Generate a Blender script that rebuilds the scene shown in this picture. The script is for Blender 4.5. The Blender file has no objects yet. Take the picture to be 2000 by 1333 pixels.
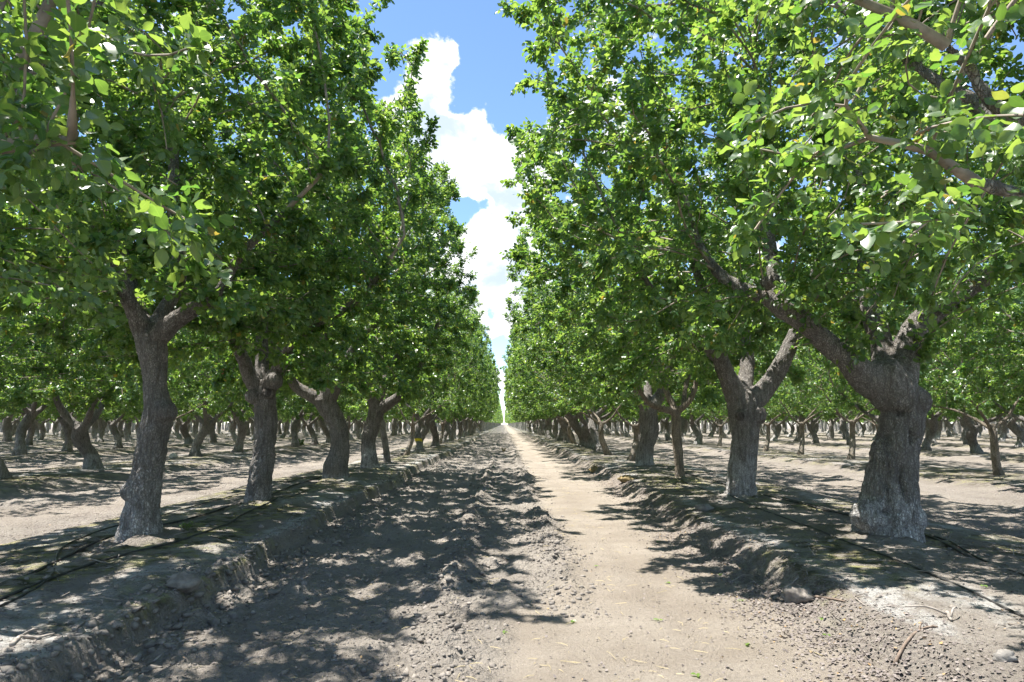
import bpy, math, random
import numpy as np
from mathutils import Vector, Matrix

# ------------------------------------------------------------------ camera, sky, sun, exposure
scene = bpy.context.scene
COL = scene.collection
CAM = np.array([0.0, 0.0, 1.2])
PITCH = math.atan((828 - 666.5) / 1333.0)
YAW = math.atan((1000 - 985) / 1333.0)
cam_d = bpy.data.cameras.new("camera")
cam_d.sensor_width = 36.0
cam_d.lens = 24.0
cam_d.clip_start = 0.05
cam_d.clip_end = 6000
cam = bpy.data.objects.new("camera", cam_d)
COL.objects.link(cam)
cam.location = CAM
cam.rotation_euler = (math.pi / 2 + PITCH, 0, -YAW)
scene.camera = cam

SUN_EL, SUN_AZ = math.radians(72.5), math.radians(-78)      # azimuth from +Y towards +X
sd = np.array([math.sin(SUN_AZ) * math.cos(SUN_EL), math.cos(SUN_AZ) * math.cos(SUN_EL), math.sin(SUN_EL)])
sun_d = bpy.data.lights.new("sun", 'SUN')
sun_d.energy = 4.2
sun_d.angle = math.radians(0.5)
sun_d.color = (1.0, 0.96, 0.89)
sun = bpy.data.objects.new("sun", sun_d)
COL.objects.link(sun)
sun.rotation_euler = Vector(sd).to_track_quat('Z', 'Y').to_euler()
sun.location = (-20, 5, 60)

scene.view_settings.view_transform = 'Standard'
scene.view_settings.look = 'None'
scene.view_settings.exposure = 1.68
scene.view_settings.gamma = 1.0
scene.render.engine = 'CYCLES'
cy = scene.cycles
cy.max_bounces = 10
cy.diffuse_bounces = 6
cy.glossy_bounces = 2
cy.transmission_bounces = 8
cy.transparent_max_bounces = 4
cy.caustics_reflective = False
cy.caustics_refractive = False
cy.sample_clamp_indirect = 10.0
cy.use_denoising = True
cy.use_adaptive_sampling = True
cy.adaptive_threshold = 0.02

CF = np.array([math.sin(YAW) * math.cos(PITCH), math.cos(YAW) * math.cos(PITCH), math.sin(PITCH)])
CR = np.array([math.cos(YAW), -math.sin(YAW), 0.0])
CU = np.cross(CR, CF)


def ray(px, py):
    return CF + CR * (px - 1000) / 1333.0 + CU * (666.5 - py) / 1333.0


def at(px, py, Y):
    d = ray(px, py)
    return CAM + d * (Y / d[1])


def on_ground(px, py, z=0.2):
    d = ray(px, py)
    return CAM + d * ((z - CAM[2]) / d[2])


# ------------------------------------------------------------------ node helpers
class NT:
    def __init__(self, tree):
        self.t = tree
        tree.nodes.clear()

    def n(self, kind, **kw):
        nd = self.t.nodes.new(kind)
        for k, v in kw.items():
            setattr(nd, k, v)
        return nd

    def l(self, a, b):
        self.t.links.new(a, b)

    def val(self, sock, v):
        if isinstance(v, bpy.types.NodeSocket):
            self.l(v, sock)
        else:
            sock.default_value = v

    def math(self, op, a, b=0.0, c=0.0, clamp=False):
        nd = self.n('ShaderNodeMath', operation=op, use_clamp=clamp)
        self.val(nd.inputs[0], a)
        self.val(nd.inputs[1], b)
        self.val(nd.inputs[2], c)
        return nd.outputs[0]

    def mix(self, f, a, b, blend='MIX'):
        nd = self.n('ShaderNodeMix', data_type='RGBA', blend_type=blend)
        self.val(nd.inputs[0], f)
        self.val(nd.inputs[6], a if isinstance(a, bpy.types.NodeSocket) else (*a, 1))
        self.val(nd.inputs[7], b if isinstance(b, bpy.types.NodeSocket) else (*b, 1))
        return nd.outputs[2]

    def ramp(self, v, lo, hi, a=0.0, b=1.0):
        nd = self.n('ShaderNodeMapRange', interpolation_type='SMOOTHSTEP')
        self.val(nd.inputs[0], v)
        nd.inputs[1].default_value = lo
        nd.inputs[2].default_value = hi
        nd.inputs[3].default_value = a
        nd.inputs[4].default_value = b
        return nd.outputs[0]

    def noise(self, vec, scale, detail=4.0, rough=0.55, dist=0.0):
        nd = self.n('ShaderNodeTexNoise')
        if vec is not None:
            self.l(vec, nd.inputs['Vector'])
        nd.inputs['Scale'].default_value = scale
        nd.inputs['Detail'].default_value = detail
        nd.inputs['Roughness'].default_value = rough
        nd.inputs['Distortion'].default_value = dist
        return nd.outputs[0]

    def scalevec(self, vec, s):
        nd = self.n('ShaderNodeMapping')
        self.l(vec, nd.inputs[0])
        nd.inputs['Scale'].default_value = s
        return nd.outputs[0]


# ------------------------------------------------------------------ world: Nishita sky with cumulus
world = bpy.data.worlds.new("World")
scene.world = world
world.use_nodes = True
w = NT(world.node_tree)
sky = w.n('ShaderNodeTexSky', sky_type='NISHITA')
sky.sun_disc = False
sky.sun_elevation = SUN_EL
sky.sun_rotation = SUN_AZ
sky.air_density = 0.9
sky.dust_density = 0.0
sky.ozone_density = 5.0
tc = w.n('ShaderNodeTexCoord')
gen = tc.outputs['Generated']
n1 = w.noise(w.scalevec(gen, (1, 1, 1.6)), 5.5, 9.0, 0.58, 0.25)
n2 = w.noise(gen, 15.0, 9.0, 0.62, 0.15)
dens = w.math('ADD', w.math('MULTIPLY', w.math('SUBTRACT', n1, 0.53), 1.5), w.math('ADD', w.math('MULTIPLY', w.math('SUBTRACT', n2, 0.5), 1.7), w.math('MULTIPLY', w.math('SUBTRACT', w.noise(gen, 38.0, 8.0, 0.62, 0.2), 0.5), 0.7)))
# cloud banks (direction through the photo's pixel, angular radius in pixels at the centre, strength)
for (px, py, rad, amp) in [(870, 75, 70, .40), (905, 120, 75, .40), (850, 165, 75, .36), (900, 270, 110, .5),
                           (990, 300, 90, .45), (840, 250, 90, .4), (985, 440, 75, .5), (930, 330, 110, .35),
                           (960, 560, 100, .5), (975, 640, 90, .3), (985, 720, 40, .25), (960, 150, 28, .12),
                           (980, 185, 75, -1.0), (975, 70, 75, -1.1), (1040, 60, 90, -.8), (900, 415, 26, -.5), (935, 388, 22, -.45), (955, 400, 14, -.35), (885, 440, 24, -.3), (720, 10, 110, -.6), (975, 690, 24, -.4),
                           (890, 185, 40, -.95), (870, 10, 60, -.35)]:
    d = ray(px, py)
    d = d / np.linalg.norm(d)
    dp = w.n('ShaderNodeVectorMath', operation='DOT_PRODUCT')
    w.l(gen, dp.inputs[0])
    dp.inputs[1].default_value = d
    ang = rad / 1333.0
    g = w.ramp(dp.outputs['Value'], math.cos(ang * 1.6), math.cos(ang * 0.1), 0.0, amp * (0.78 if amp > 0 else 1.0))
    dens = w.math('ADD', dens, g)
mask = w.ramp(dens, 0.04, 0.30)
n3 = w.noise(w.scalevec(gen, (1, 1, 1.5)), 9.0, 7.0, 0.6, 0.3)
shade = w.math('MULTIPLY', w.ramp(dens, 0.25, 0.6), w.ramp(n3, 0.36, 0.60))
ccol = w.mix(shade, (1.0, 1.0, 1.0), (0.50, 0.59, 0.72))
bg1 = w.n('ShaderNodeBackground')
w.l(sky.outputs[0], bg1.inputs[0])
bg1.inputs[1].default_value = 0.09
bg2 = w.n('ShaderNodeBackground')
w.l(ccol, bg2.inputs[0])
bg2.inputs[1].default_value = 0.50
mx = w.n('ShaderNodeMixShader')
w.l(mask, mx.inputs[0])
w.l(bg1.outputs[0], mx.inputs[1])
w.l(bg2.outputs[0], mx.inputs[2])
wo = w.n('ShaderNodeOutputWorld')
w.l(mx.outputs[0], wo.inputs[0])

# ------------------------------------------------------------------ numpy noise


def _hash(ix, iy, iz, seed):
    h = (ix.astype(np.int64) * 374761393 + iy.astype(np.int64) * 668265263 + iz.astype(np.int64) * 2147483647 + seed * 1274126177) & 0xFFFFFFFF
    h = ((h ^ (h >> 13)) * 1274126177) & 0xFFFFFFFF
    h = h ^ (h >> 16)
    return (h & 0xFFFFFF) / float(0xFFFFFF)


def vnoise(p, seed=0):
    p = np.asarray(p, float)
    f = np.floor(p)
    t = p - f
    t = t * t * t * (t * (t * 6 - 15) + 10)
    i = f.astype(np.int64)
    r = 0.0
    for dx in (0, 1):
        wx = t[:, 0] if dx else 1 - t[:, 0]
        for dy in (0, 1):
            wy = t[:, 1] if dy else 1 - t[:, 1]
            for dz in (0, 1):
                wz = t[:, 2] if dz else 1 - t[:, 2]
                r = r + wx * wy * wz * _hash(i[:, 0] + dx, i[:, 1] + dy, i[:, 2] + dz, seed)
    return r * 2 - 1


def fbm(p, octv=4, seed=0, gain=0.5):
    p = np.asarray(p, float)
    a, s, tot = 1.0, 0.0, 0.0
    for k in range(octv):
        s = s + a * vnoise(p * (2.03 ** k) + 17.3 * k, seed + k)
        tot += a
        a *= gain
    return s / tot


def P3(x, y, z=None):
    x = np.asarray(x, float)
    y = np.broadcast_to(np.asarray(y, float), x.shape)
    z = np.zeros_like(x) if z is None else np.broadcast_to(np.asarray(z, float), x.shape)
    return np.stack([x, y, z], -1)


def sstep(a, b, x):
    t = np.clip((x - a) / (b - a), 0, 1)
    return t * t * (3 - 2 * t)


# ------------------------------------------------------------------ mesh helpers
def mesh_np(name, V, quads=None, tris=None, smooth=True, color=None, mats=()):
    me = bpy.data.meshes.new(name)
    V = np.ascontiguousarray(V, np.float32)
    nq = 0 if quads is None else len(quads)
    nt = 0 if tris is None else len(tris)
    me.vertices.add(len(V))
    me.vertices.foreach_set('co', V.ravel())
    me.loops.add(nq * 4 + nt * 3)
    me.polygons.add(nq + nt)
    idx = []
    if nq:
        idx.append(np.asarray(quads, np.int32).ravel())
    if nt:
        idx.append(np.asarray(tris, np.int32).ravel())
    me.loops.foreach_set('vertex_index', np.concatenate(idx))
    st = np.concatenate([np.arange(nq) * 4, nq * 4 + np.arange(nt) * 3]).astype(np.int32)
    me.polygons.foreach_set('loop_start', st)
    if smooth:
        me.polygons.foreach_set('use_smooth', np.ones(nq + nt, bool))
    if color is not None:
        ca = me.color_attributes.new('col', 'FLOAT_COLOR', 'POINT')
        c4 = np.ones((len(V), 4), np.float32)
        c4[:, :color.shape[1]] = color
        ca.data.foreach_set('color', c4.ravel())
    me.update(calc_edges=True)
    for m in mats:
        me.materials.append(m)
    return me


def link(name, me, parent=None):
    o = bpy.data.objects.new(name, me)
    COL.objects.link(o)
    if parent is not None:
        o.parent = parent
    return o


def tag(o, label=None, cat=None, group=None, kind=None):
    for k, v in (('label', label), ('category', cat), ('group', group), ('kind', kind)):
        if v:
            o[k] = v
    return o


# ------------------------------------------------------------------ materials
def material(name):
    m = bpy.data.materials.new(name)
    m.use_nodes = True
    return m, NT(m.node_tree)


def bark_material(name, dark, light, wash_col):
    m, t = material(name)
    tc = t.n('ShaderNodeTexCoord')
    ob = tc.outputs['Object']
    at_ = t.n('ShaderNodeAttribute', attribute_name='col')
    sep = t.n('ShaderNodeSeparateColor')
    t.l(at_.outputs['Color'], sep.inputs[0])
    v = t.n('ShaderNodeTexVoronoi', feature='DISTANCE_TO_EDGE')
    warp = t.n('ShaderNodeVectorMath', operation='MULTIPLY_ADD')
    nz = t.n('ShaderNodeTexNoise')
    t.l(ob, nz.inputs['Vector'])
    nz.inputs['Scale'].default_value = 9
    nz.inputs['Detail'].default_value = 4
    t.l(nz.outputs['Color'], warp.inputs[0])
    warp.inputs[1].default_value = (0.09, 0.09, 0.09)
    t.l(ob, warp.inputs[2])
    t.l(t.scalevec(warp.outputs[0], (1, 1, 0.5)), v.inputs['Vector'])
    v.inputs['Scale'].default_value = 56
    crack0 = t.ramp(v.outputs['Distance'], 0.0, 0.2)
    stripe = t.noise(t.scalevec(ob, (1, 1, 0.16)), 34, 5, 0.65, 0.6)
    crack = t.math('MULTIPLY', t.math('ADD', t.math('MULTIPLY', crack0, 0.7), 0.3), t.ramp(stripe, 0.32, 0.56))
    big = t.noise(ob, 3.2, 5, 0.6)
    fine = t.noise(t.scalevec(ob, (1, 1, 0.35)), 60, 5, 0.65)
    c = t.mix(t.ramp(big, 0.3, 0.7), dark, light)
    c = t.mix(t.math('MULTIPLY', fine, 0.6), c, (0.28, 0.252, 0.23))
    wash = t.math('MULTIPLY', sep.outputs[0], t.ramp(t.noise(t.scalevec(ob, (1, 1, 0.45)), 8, 6, 0.72), 0.36, 0.56))
    c = t.mix(wash, c, wash_col)
    # yellow lichen on a few limbs
    lich = t.math('MULTIPLY', sep.outputs[1], t.ramp(t.noise(ob, 14, 4, 0.6), 0.50, 0.64))
    c = t.mix(lich, c, (0.33, 0.22, 0.05))
    c = t.mix(t.math('MULTIPLY', t.math('SUBTRACT', 1.0, crack), 0.72), c, (0.055, 0.045, 0.038))
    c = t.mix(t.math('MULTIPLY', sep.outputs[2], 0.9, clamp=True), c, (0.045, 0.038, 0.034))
    b = t.n('ShaderNodeBump')
    b.inputs['Strength'].default_value = 1.0
    b.inputs['Distance'].default_value = 0.02
    hgt = t.math('ADD', crack, t.math('MULTIPLY', fine, 0.9))
    t.l(hgt, b.inputs['Height'])
    p = t.n('ShaderNodeBsdfPrincipled')
    t.l(c, p.inputs['Base Color'])
    p.inputs['Roughness'].default_value = 0.9
    p.inputs['Specular IOR Level'].default_value = 0.2
    t.l(b.outputs[0], p.inputs['Normal'])
    o = t.n('ShaderNodeOutputMaterial')
    t.l(p.outputs[0], o.inputs[0])
    return m


M_BARK = bark_material('old_bark', (0.30, 0.279, 0.258), (0.49, 0.466, 0.438), (0.74, 0.72, 0.70))
M_YOUNG = bark_material('young_bark', (0.36, 0.29, 0.21), (0.47, 0.40, 0.32), (0.58, 0.54, 0.48))


def simple_material(name, col, rough=0.8, spec=0.3, var=0.25, scale=12, bump=0.0):
    m, t = material(name)
    tc = t.n('ShaderNodeTexCoord')
    nz = t.noise(tc.outputs['Object'], scale, 5, 0.6)
    c = t.mix(t.ramp(nz, 0.3, 0.7), tuple(x * (1 - var) for x in col), tuple(min(1, x * (1 + var)) for x in col))
    p = t.n('ShaderNodeBsdfPrincipled')
    t.l(c, p.inputs['Base Color'])
    p.inputs['Roughness'].default_value = rough
    p.inputs['Specular IOR Level'].default_value = spec
    if bump:
        b = t.n('ShaderNodeBump')
        b.inputs['Strength'].default_value = 0.8
        b.inputs['Distance'].default_value = bump
        t.l(nz, b.inputs['Height'])
        t.l(b.outputs[0], p.inputs['Normal'])
    o = t.n('ShaderNodeOutputMaterial')
    t.l(p.outputs[0], o.inputs[0])
    return m


def twig_material():
    return simple_material('twig_bark', (0.29, 0.245, 0.205), 0.85, 0.2, 0.35, 9)


M_TWIG = twig_material()


def leaf_material(name, a, b, trans_a, trans_b):
    m, t = material(name)
    at_ = t.n('ShaderNodeAttribute', attribute_name='col')
    sep = t.n('ShaderNodeSeparateColor')
    t.l(at_.outputs['Color'], sep.inputs[0])
    rnd, vein, yel = sep.outputs[0], sep.outputs[1], sep.outputs[2]
    c = t.mix(rnd, a, b)
    yw = t.ramp(yel, 0.982, 0.998)
    c = t.mix(yw, c, (0.24, 0.20, 0.045))
    vn = t.ramp(vein, 0.86, 0.97)
    c = t.mix(t.math('MULTIPLY', vn, 0.8), c, (0.20, 0.27, 0.09))
    sv = t.math('SINE', t.math('MULTIPLY', t.math('ADD', t.math('MULTIPLY', at_.outputs['Alpha'], 6.5), t.math('MULTIPLY', vein, 2.2)), 6.283))
    sv = t.math('MULTIPLY', t.ramp(sv, 0.80, 1.0), 0.28)
    c = t.mix(sv, c, (0.17, 0.24, 0.08))
    tcl = t.n('ShaderNodeTexCoord')
    dust = t.ramp(t.noise(tcl.outputs['Object'], 55, 4, 0.65), 0.45, 0.75)
    c = t.mix(t.math('MULTIPLY', dust, 0.22), c, (0.16, 0.17, 0.13))
    edge = t.math('MULTIPLY', t.ramp(vein, 0.30, 0.02), t.ramp(t.noise(tcl.outputs['Object'], 16, 3, 0.6), 0.50, 0.66))
    edge = t.math('MULTIPLY', edge, t.math('GREATER_THAN', at_.outputs['Alpha'], 0.02))
    c = t.mix(t.math('MULTIPLY', edge, 0.75), c, (0.19, 0.115, 0.045))
    tr = t.mix(rnd, trans_a, trans_b)
    tr = t.mix(yw, tr, (0.55, 0.42, 0.06))
    geo = t.n('ShaderNodeNewGeometry')
    cb = t.mix(t.math('MULTIPLY', geo.outputs['Backfacing'], 0.5), c, (0.11, 0.155, 0.085))
    p = t.n('ShaderNodeBsdfPrincipled')
    t.l(cb, p.inputs['Base Color'])
    rg = t.math('ADD', 0.27, t.math('MULTIPLY', yel, 0.14))
    t.l(rg, p.inputs['Roughness'])
    p.inputs['Specular IOR Level'].default_value = 0.62
    tl = t.n('ShaderNodeBsdfTranslucent')
    t.l(tr, tl.inputs[0])
    mx = t.n('ShaderNodeMixShader')
    mx.inputs[0].default_value = 0.42
    t.l(p.outputs[0], mx.inputs[1])
    t.l(tl.outputs[0], mx.inputs[2])
    o = t.n('ShaderNodeOutputMaterial')
    t.l(mx.outputs[0], o.inputs[0])
    return m


M_LEAF = leaf_material('pistachio_leaf', (0.044, 0.108, 0.046), (0.100, 0.185, 0.066), (0.17, 0.38, 0.045), (0.46, 0.63, 0.09))

# ------------------------------------------------------------------ orchard layout
LX, RX, ROWGAP = -3.2, 3.5, 6.75
BERM = 0.2
row_x = {}
for k in range(1, 16):
    row_x[-k] = LX - ROWGAP * (k - 1)
    row_x[k] = RX + ROWGAP * (k - 1)


# ------------------------------------------------------------------ the ground
MOUNDS = [tuple(at(px_, 1000, Y_)[:2]) for px_, Y_ in ((1733, 6.3), (1447, 9.4), (1328, 12.45), (1258, 16.3), (271, 6.3), (504, 8.9), (655, 12.45), (722, 15.3))]


def ground_parts(x, y):
    """height and the masks of the soil at (x, y)"""
    x = np.asarray(x, float)
    y = np.asarray(y, float)
    # distance to the row the point belongs to
    xl = np.where(x < (LX + RX) / 2, LX, RX)
    kk = np.where(x < (LX + RX) / 2, np.round((LX - x) / ROWGAP), np.round((x - RX) / ROWGAP))
    kk = np.maximum(kk, 0)
    rowc = np.where(x < (LX + RX) / 2, LX - kk * ROWGAP, RX + kk * ROWGAP)
    d = np.abs(x - rowc)
    wob = 0.17 * fbm(P3(rowc * 3.1, y * 0.6), 2, 5) + 0.04 * fbm(P3(rowc * 1.7, y * 2.1), 2, 6)
    inner = (x > LX) & (x < RX)
    half = np.where(inner, np.where(x < 0.15, 1.1, 1.32), 1.25) + wob + np.where(inner & (x > 0.15), -0.25 * sstep(4, 16, y) + 0.05, 0)
    soft = np.where(inner, np.where(x < 0.15, 0.06, 0.26), 0.6)
    e = half - d                                  # >0 on the berm
    cut = sstep(-soft, 0.03, e)
    berm = np.where(inner, BERM, BERM * 0.7) * cut * (0.86 + 0.14 * sstep(0.0, 0.6, e))
    top_n = 0.020 * fbm(P3(x * 2.2, y * 2.2), 4, 11) + 0.012 * fbm(P3(x * 11, y * 11), 4, 12, 0.6)
    # loose, tilled soil of the lane and the compacted strip
    xx = np.where(inner, x, (np.abs(x - np.where(x < 0, LX, RX)) % ROWGAP) - ROWGAP / 2)
    edge_w = 0.13 * fbm(P3(x * 0, y * 0.7), 3, 21) + 0.05 * fbm(P3(x * 3, y * 3), 3, 22)
    wide = 0.40 * sstep(4, 13, y)
    compact = sstep(-0.12, 0.12, xx + edge_w - 0.58 * np.where(inner, sstep(4.2, 5.6, y), 1.0)) * (1 - sstep(1.66, 1.92, xx - wide + edge_w * 0.8))
    compact = np.where(inner, compact, 0.45 * sstep(1.0, 0.4, np.abs(xx + 0.3 + edge_w * 2.5)))
    near = 1.0
    clod = fbm(P3(x * 7.5, y * 7.5), 4, 31, 0.6)
    clod2 = np.abs(fbm(P3(x * 16, y * 16), 3, 41, 0.6))
    rid = lambda c, wd: np.exp(-((x - c - 0.08 * fbm(P3(x * 0, y * 0.5 + c * 10), 2, 51)) / wd) ** 2)
    seg = 0.45 + 0.75 * np.clip(fbm(P3(y * 0 + 3, y * 2.4), 3, 61) * 1.6 + 0.35, 0, 1)
    ridges = (0.075 * rid(-0.36, 0.13) + 0.075 * rid(0.42, 0.12) * sstep(4.3, 5.2, y) + 0.035 * rid(-1.55, 0.22)) * seg * inner
    windrow = (0.05 * np.exp(-((x - wide - 1.78) / 0.16) ** 2) + 0.04 * rid(-1.92, 0.14)) * (0.6 + 0.8 * fbm(P3(x * 3, y * 2.5), 3, 62)) * inner
    loose = (1 - compact) * (1 - cut)
    rough = loose * (0.040 * clod + 0.020 * clod2 + 0.05 * fbm(P3(x * 2.2, y * 2.0), 3, 32)) + (ridges + windrow) * (0.75 + 0.9 * clod + 0.4 * clod2) * (1 - cut)
    fl = 0.006 * fbm(P3(x * 5, y * 5), 4, 71) * compact
    tread = np.exp(-((x - 1.12 - 0.05 * np.sin(y * 0.7)) / 0.13) ** 2) + np.exp(-((x + 0.02 - 0.05 * np.sin(y * 0.5)) / 0.12) ** 2)
    fl = fl + compact * tread * inner * (0.010 * np.sin(y * 44 + 7 * np.abs(x - 1.12)) * np.clip(fbm(P3(x * 2, y * 1.5), 2, 73) * 2 + 0.4, 0, 1) - 0.014)
    face = 4 * cut * (1 - cut) * inner
    h = berm + cut * top_n + face * (0.016 * clod + 0.012 * clod2) + rough + fl + 0.02 * fbm(P3(x * 0.5, y * 0.4), 2, 81) * (1 - cut)
    for (mx_, my_) in MOUNDS:
        g_ = np.exp(-(np.hypot(x - mx_, y - my_) / 0.48) ** 2)
        h = h + g_ * (0.05 + 0.05 * clod)
    # dirt mound round tree feet, some slumped bits on the berm edge
    moss = cut * sstep(-0.08, 0.22, fbm(P3(x * 1.9, y * 1.1 + 9), 4, 91, 0.6) + 0.10)
    salt = sstep(0.04, 0.32, fbm(P3(x * 1.5 + 5, y * 0.9), 4, 95) + 0.55 * np.exp(-((e - 0.12) / 0.16) ** 2) - 0.05) * cut * sstep(0.0, 0.06, e)
    salt = salt * (1 - 0.6 * moss)
    litter = np.clip((0.9 * np.exp(-((xx - wide - 1.85) / 0.33) ** 2) + 0.25 * cut + np.where(inner, 0.0, 0.55)) * (0.55 + 0.8 * fbm(P3(x * 2.5, y * 2.5), 3, 97)), 0, 1)
    return h, compact, moss, salt, litter, cut, loose


def ground_h(x, y):
    return ground_parts(np.atleast_1d(x), np.atleast_1d(y))[0]


def axis(segs):
    out = []
    for a, b, st in segs:
        out.append(np.arange(a, b, st))
    return np.concatenate(out)


gx = axis([(-400, -60, 20), (-60, -25, 1.0), (-25, -12, 0.3), (-12, -4.6, 0.1), (-4.6, 4.8, 0.024), (4.8, 12, 0.1), (12, 25, 0.3), (25, 60, 1.0), (60, 401, 20)])
gy = [-30, -20, -12, -8, -5, -3, -1.5, -0.5, 0.4, 1.0]
yy = 1.5
while yy < 1500:
    gy.append(yy)
    yy += 0.0065 * yy if yy < 14 else (0.012 * yy if yy < 60 else 0.05 * yy)
gy = np.array(gy + [1600.0])
GX, GY = np.meshgrid(gx, gy)
hx, hy = GX.ravel(), GY.ravel()
H, comp, moss, salt, litter, cut, loose = ground_parts(hx, hy)
fade = 1 - sstep(60, 140, np.hypot(hx, hy))
H = H * fade
nxg, nyg = len(gx), len(gy)
ii = np.arange(nxg * nyg).reshape(nyg, nxg)
gq = np.stack([ii[:-1, :-1], ii[:-1, 1:], ii[1:, 1:], ii[1:, :-1]], -1).reshape(-1, 4)

m, t = material('orchard_soil')
tc = t.n('ShaderNodeTexCoord')
ob = tc.outputs['Object']
a1 = t.n('ShaderNodeAttribute', attribute_name='col')
s1 = t.n('ShaderNodeSeparateColor')
t.l(a1.outputs['Color'], s1.inputs[0])
kC, kM, kS, kL = s1.outputs[0], s1.outputs[1], s1.outputs[2], a1.outputs['Alpha']
nb = t.noise(ob, 1.3, 5, 0.6)
nf = t.noise(ob, 38, 6, 0.7)
ng = t.noise(ob, 150, 3, 0.7)
c = t.mix(t.ramp(nb, 0.3, 0.7), (0.225, 0.201, 0.176), (0.315, 0.284, 0.250))
c = t.mix(kC, c, t.mix(t.ramp(nb, 0.3, 0.7), (0.262, 0.224, 0.183), (0.342, 0.300, 0.252)))
c = t.mix(t.math('MULTIPLY', kM, t.ramp(t.noise(ob, 9, 5, 0.65), 0.35, 0.62)), c, t.mix(t.ramp(t.noise(ob, 5, 3, 0.5), 0.4, 0.65), (0.045, 0.048, 0.020), (0.33, 0.32, 0.13)))
c = t.mix(t.math('MULTIPLY', kS, t.ramp(t.noise(ob, 6, 5, 0.65), 0.32, 0.55)), c, (0.44, 0.43, 0.41))
c = t.mix(t.math('MULTIPLY', kL, t.ramp(t.noise(ob, 45, 3, 0.6), 0.45, 0.6)), c, (0.16, 0.125, 0.12))
# small dark grains and pale specks
spk = t.ramp(ng, 0.62, 0.72)
c = t.mix(t.math('MULTIPLY', spk, 0.55), c, (0.115, 0.09, 0.075))
spk2 = t.ramp(t.noise(ob, 90, 2, 0.5), 0.66, 0.74)
c = t.mix(t.math('MULTIPLY', spk2, 0.4), c, (0.50, 0.45, 0.38))
c = t.mix(t.math('MULTIPLY', t.ramp(nf, 0.35, 0.65), 0.22), c, (0.15, 0.12, 0.10))
b = t.n('ShaderNodeBump')
b.inputs['Strength'].default_value = 1.0
b.inputs['Distance'].default_value = 0.03
vc = t.n('ShaderNodeTexVoronoi', feature='F1')
wv_ = t.n('ShaderNodeVectorMath', operation='MULTIPLY_ADD')
nzc = t.n('ShaderNodeTexNoise')
t.l(ob, nzc.inputs['Vector'])
nzc.inputs['Scale'].default_value = 20
t.l(nzc.outputs['Color'], wv_.inputs[0])
wv_.inputs[1].default_value = (0.05, 0.05, 0.05)
t.l(ob, wv_.inputs[2])
t.l(wv_.outputs[0], vc.inputs['Vector'])
vc.inputs['Scale'].default_value = 34
crumb = t.math('MULTIPLY', t.math('MULTIPLY', t.math('SUBTRACT', 1.0, vc.outputs['Distance']), t.math('SUBTRACT', 1.0, kC)), 0.8)
t.l(t.math('ADD', t.math('ADD', nf, crumb), t.math('MULTIPLY', ng, 0.35)), b.inputs['Height'])
p = t.n('ShaderNodeBsdfPrincipled')
t.l(c, p.inputs['Base Color'])
p.inputs['Roughness'].default_value = 0.95
p.inputs['Specular IOR Level'].default_value = 0.1
t.l(b.outputs[0], p.inputs['Normal'])
o = t.n('ShaderNodeOutputMaterial')
t.l(p.outputs[0], o.inputs[0])
M_SOIL = m

gcol = np.stack([comp, moss, salt, litter], -1)
ground = link('ground', mesh_np('ground', np.stack([hx, hy, H], -1), quads=gq, color=gcol, mats=[M_SOIL]))
tag(ground, kind='structure')

# ------------------------------------------------------------------ trees: skeletons


def resample(pts, rad, step=0.11):
    pts = np.asarray(pts, float)
    rad = np.asarray(rad, float)
    # Catmull-Rom through the points
    P = np.vstack([2 * pts[0] - pts[1], pts, 2 * pts[-1] - pts[-2]])
    R = np.concatenate([[rad[0]], rad, [rad[-1]]])
    op, orr = [], []
    for i in range(1, len(P) - 2):
        L = np.linalg.norm(P[i + 1] - P[i])
        n = max(1, int(round(L / step)))
        for k in range(n):
            u = k / n
            a = 0.5 * (2 * P[i] + (P[i + 1] - P[i - 1]) * u + (2 * P[i - 1] - 5 * P[i] + 4 * P[i + 1] - P[i + 2]) * u * u + (3 * P[i] - P[i - 1] - 3 * P[i + 1] + P[i + 2]) * u ** 3)
            op.append(a)
            orr.append(R[i] * (1 - u) + R[i + 1] * u)
    op.append(pts[-1])
    orr.append(rad[-1])
    return np.array(op), np.array(orr)


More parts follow.
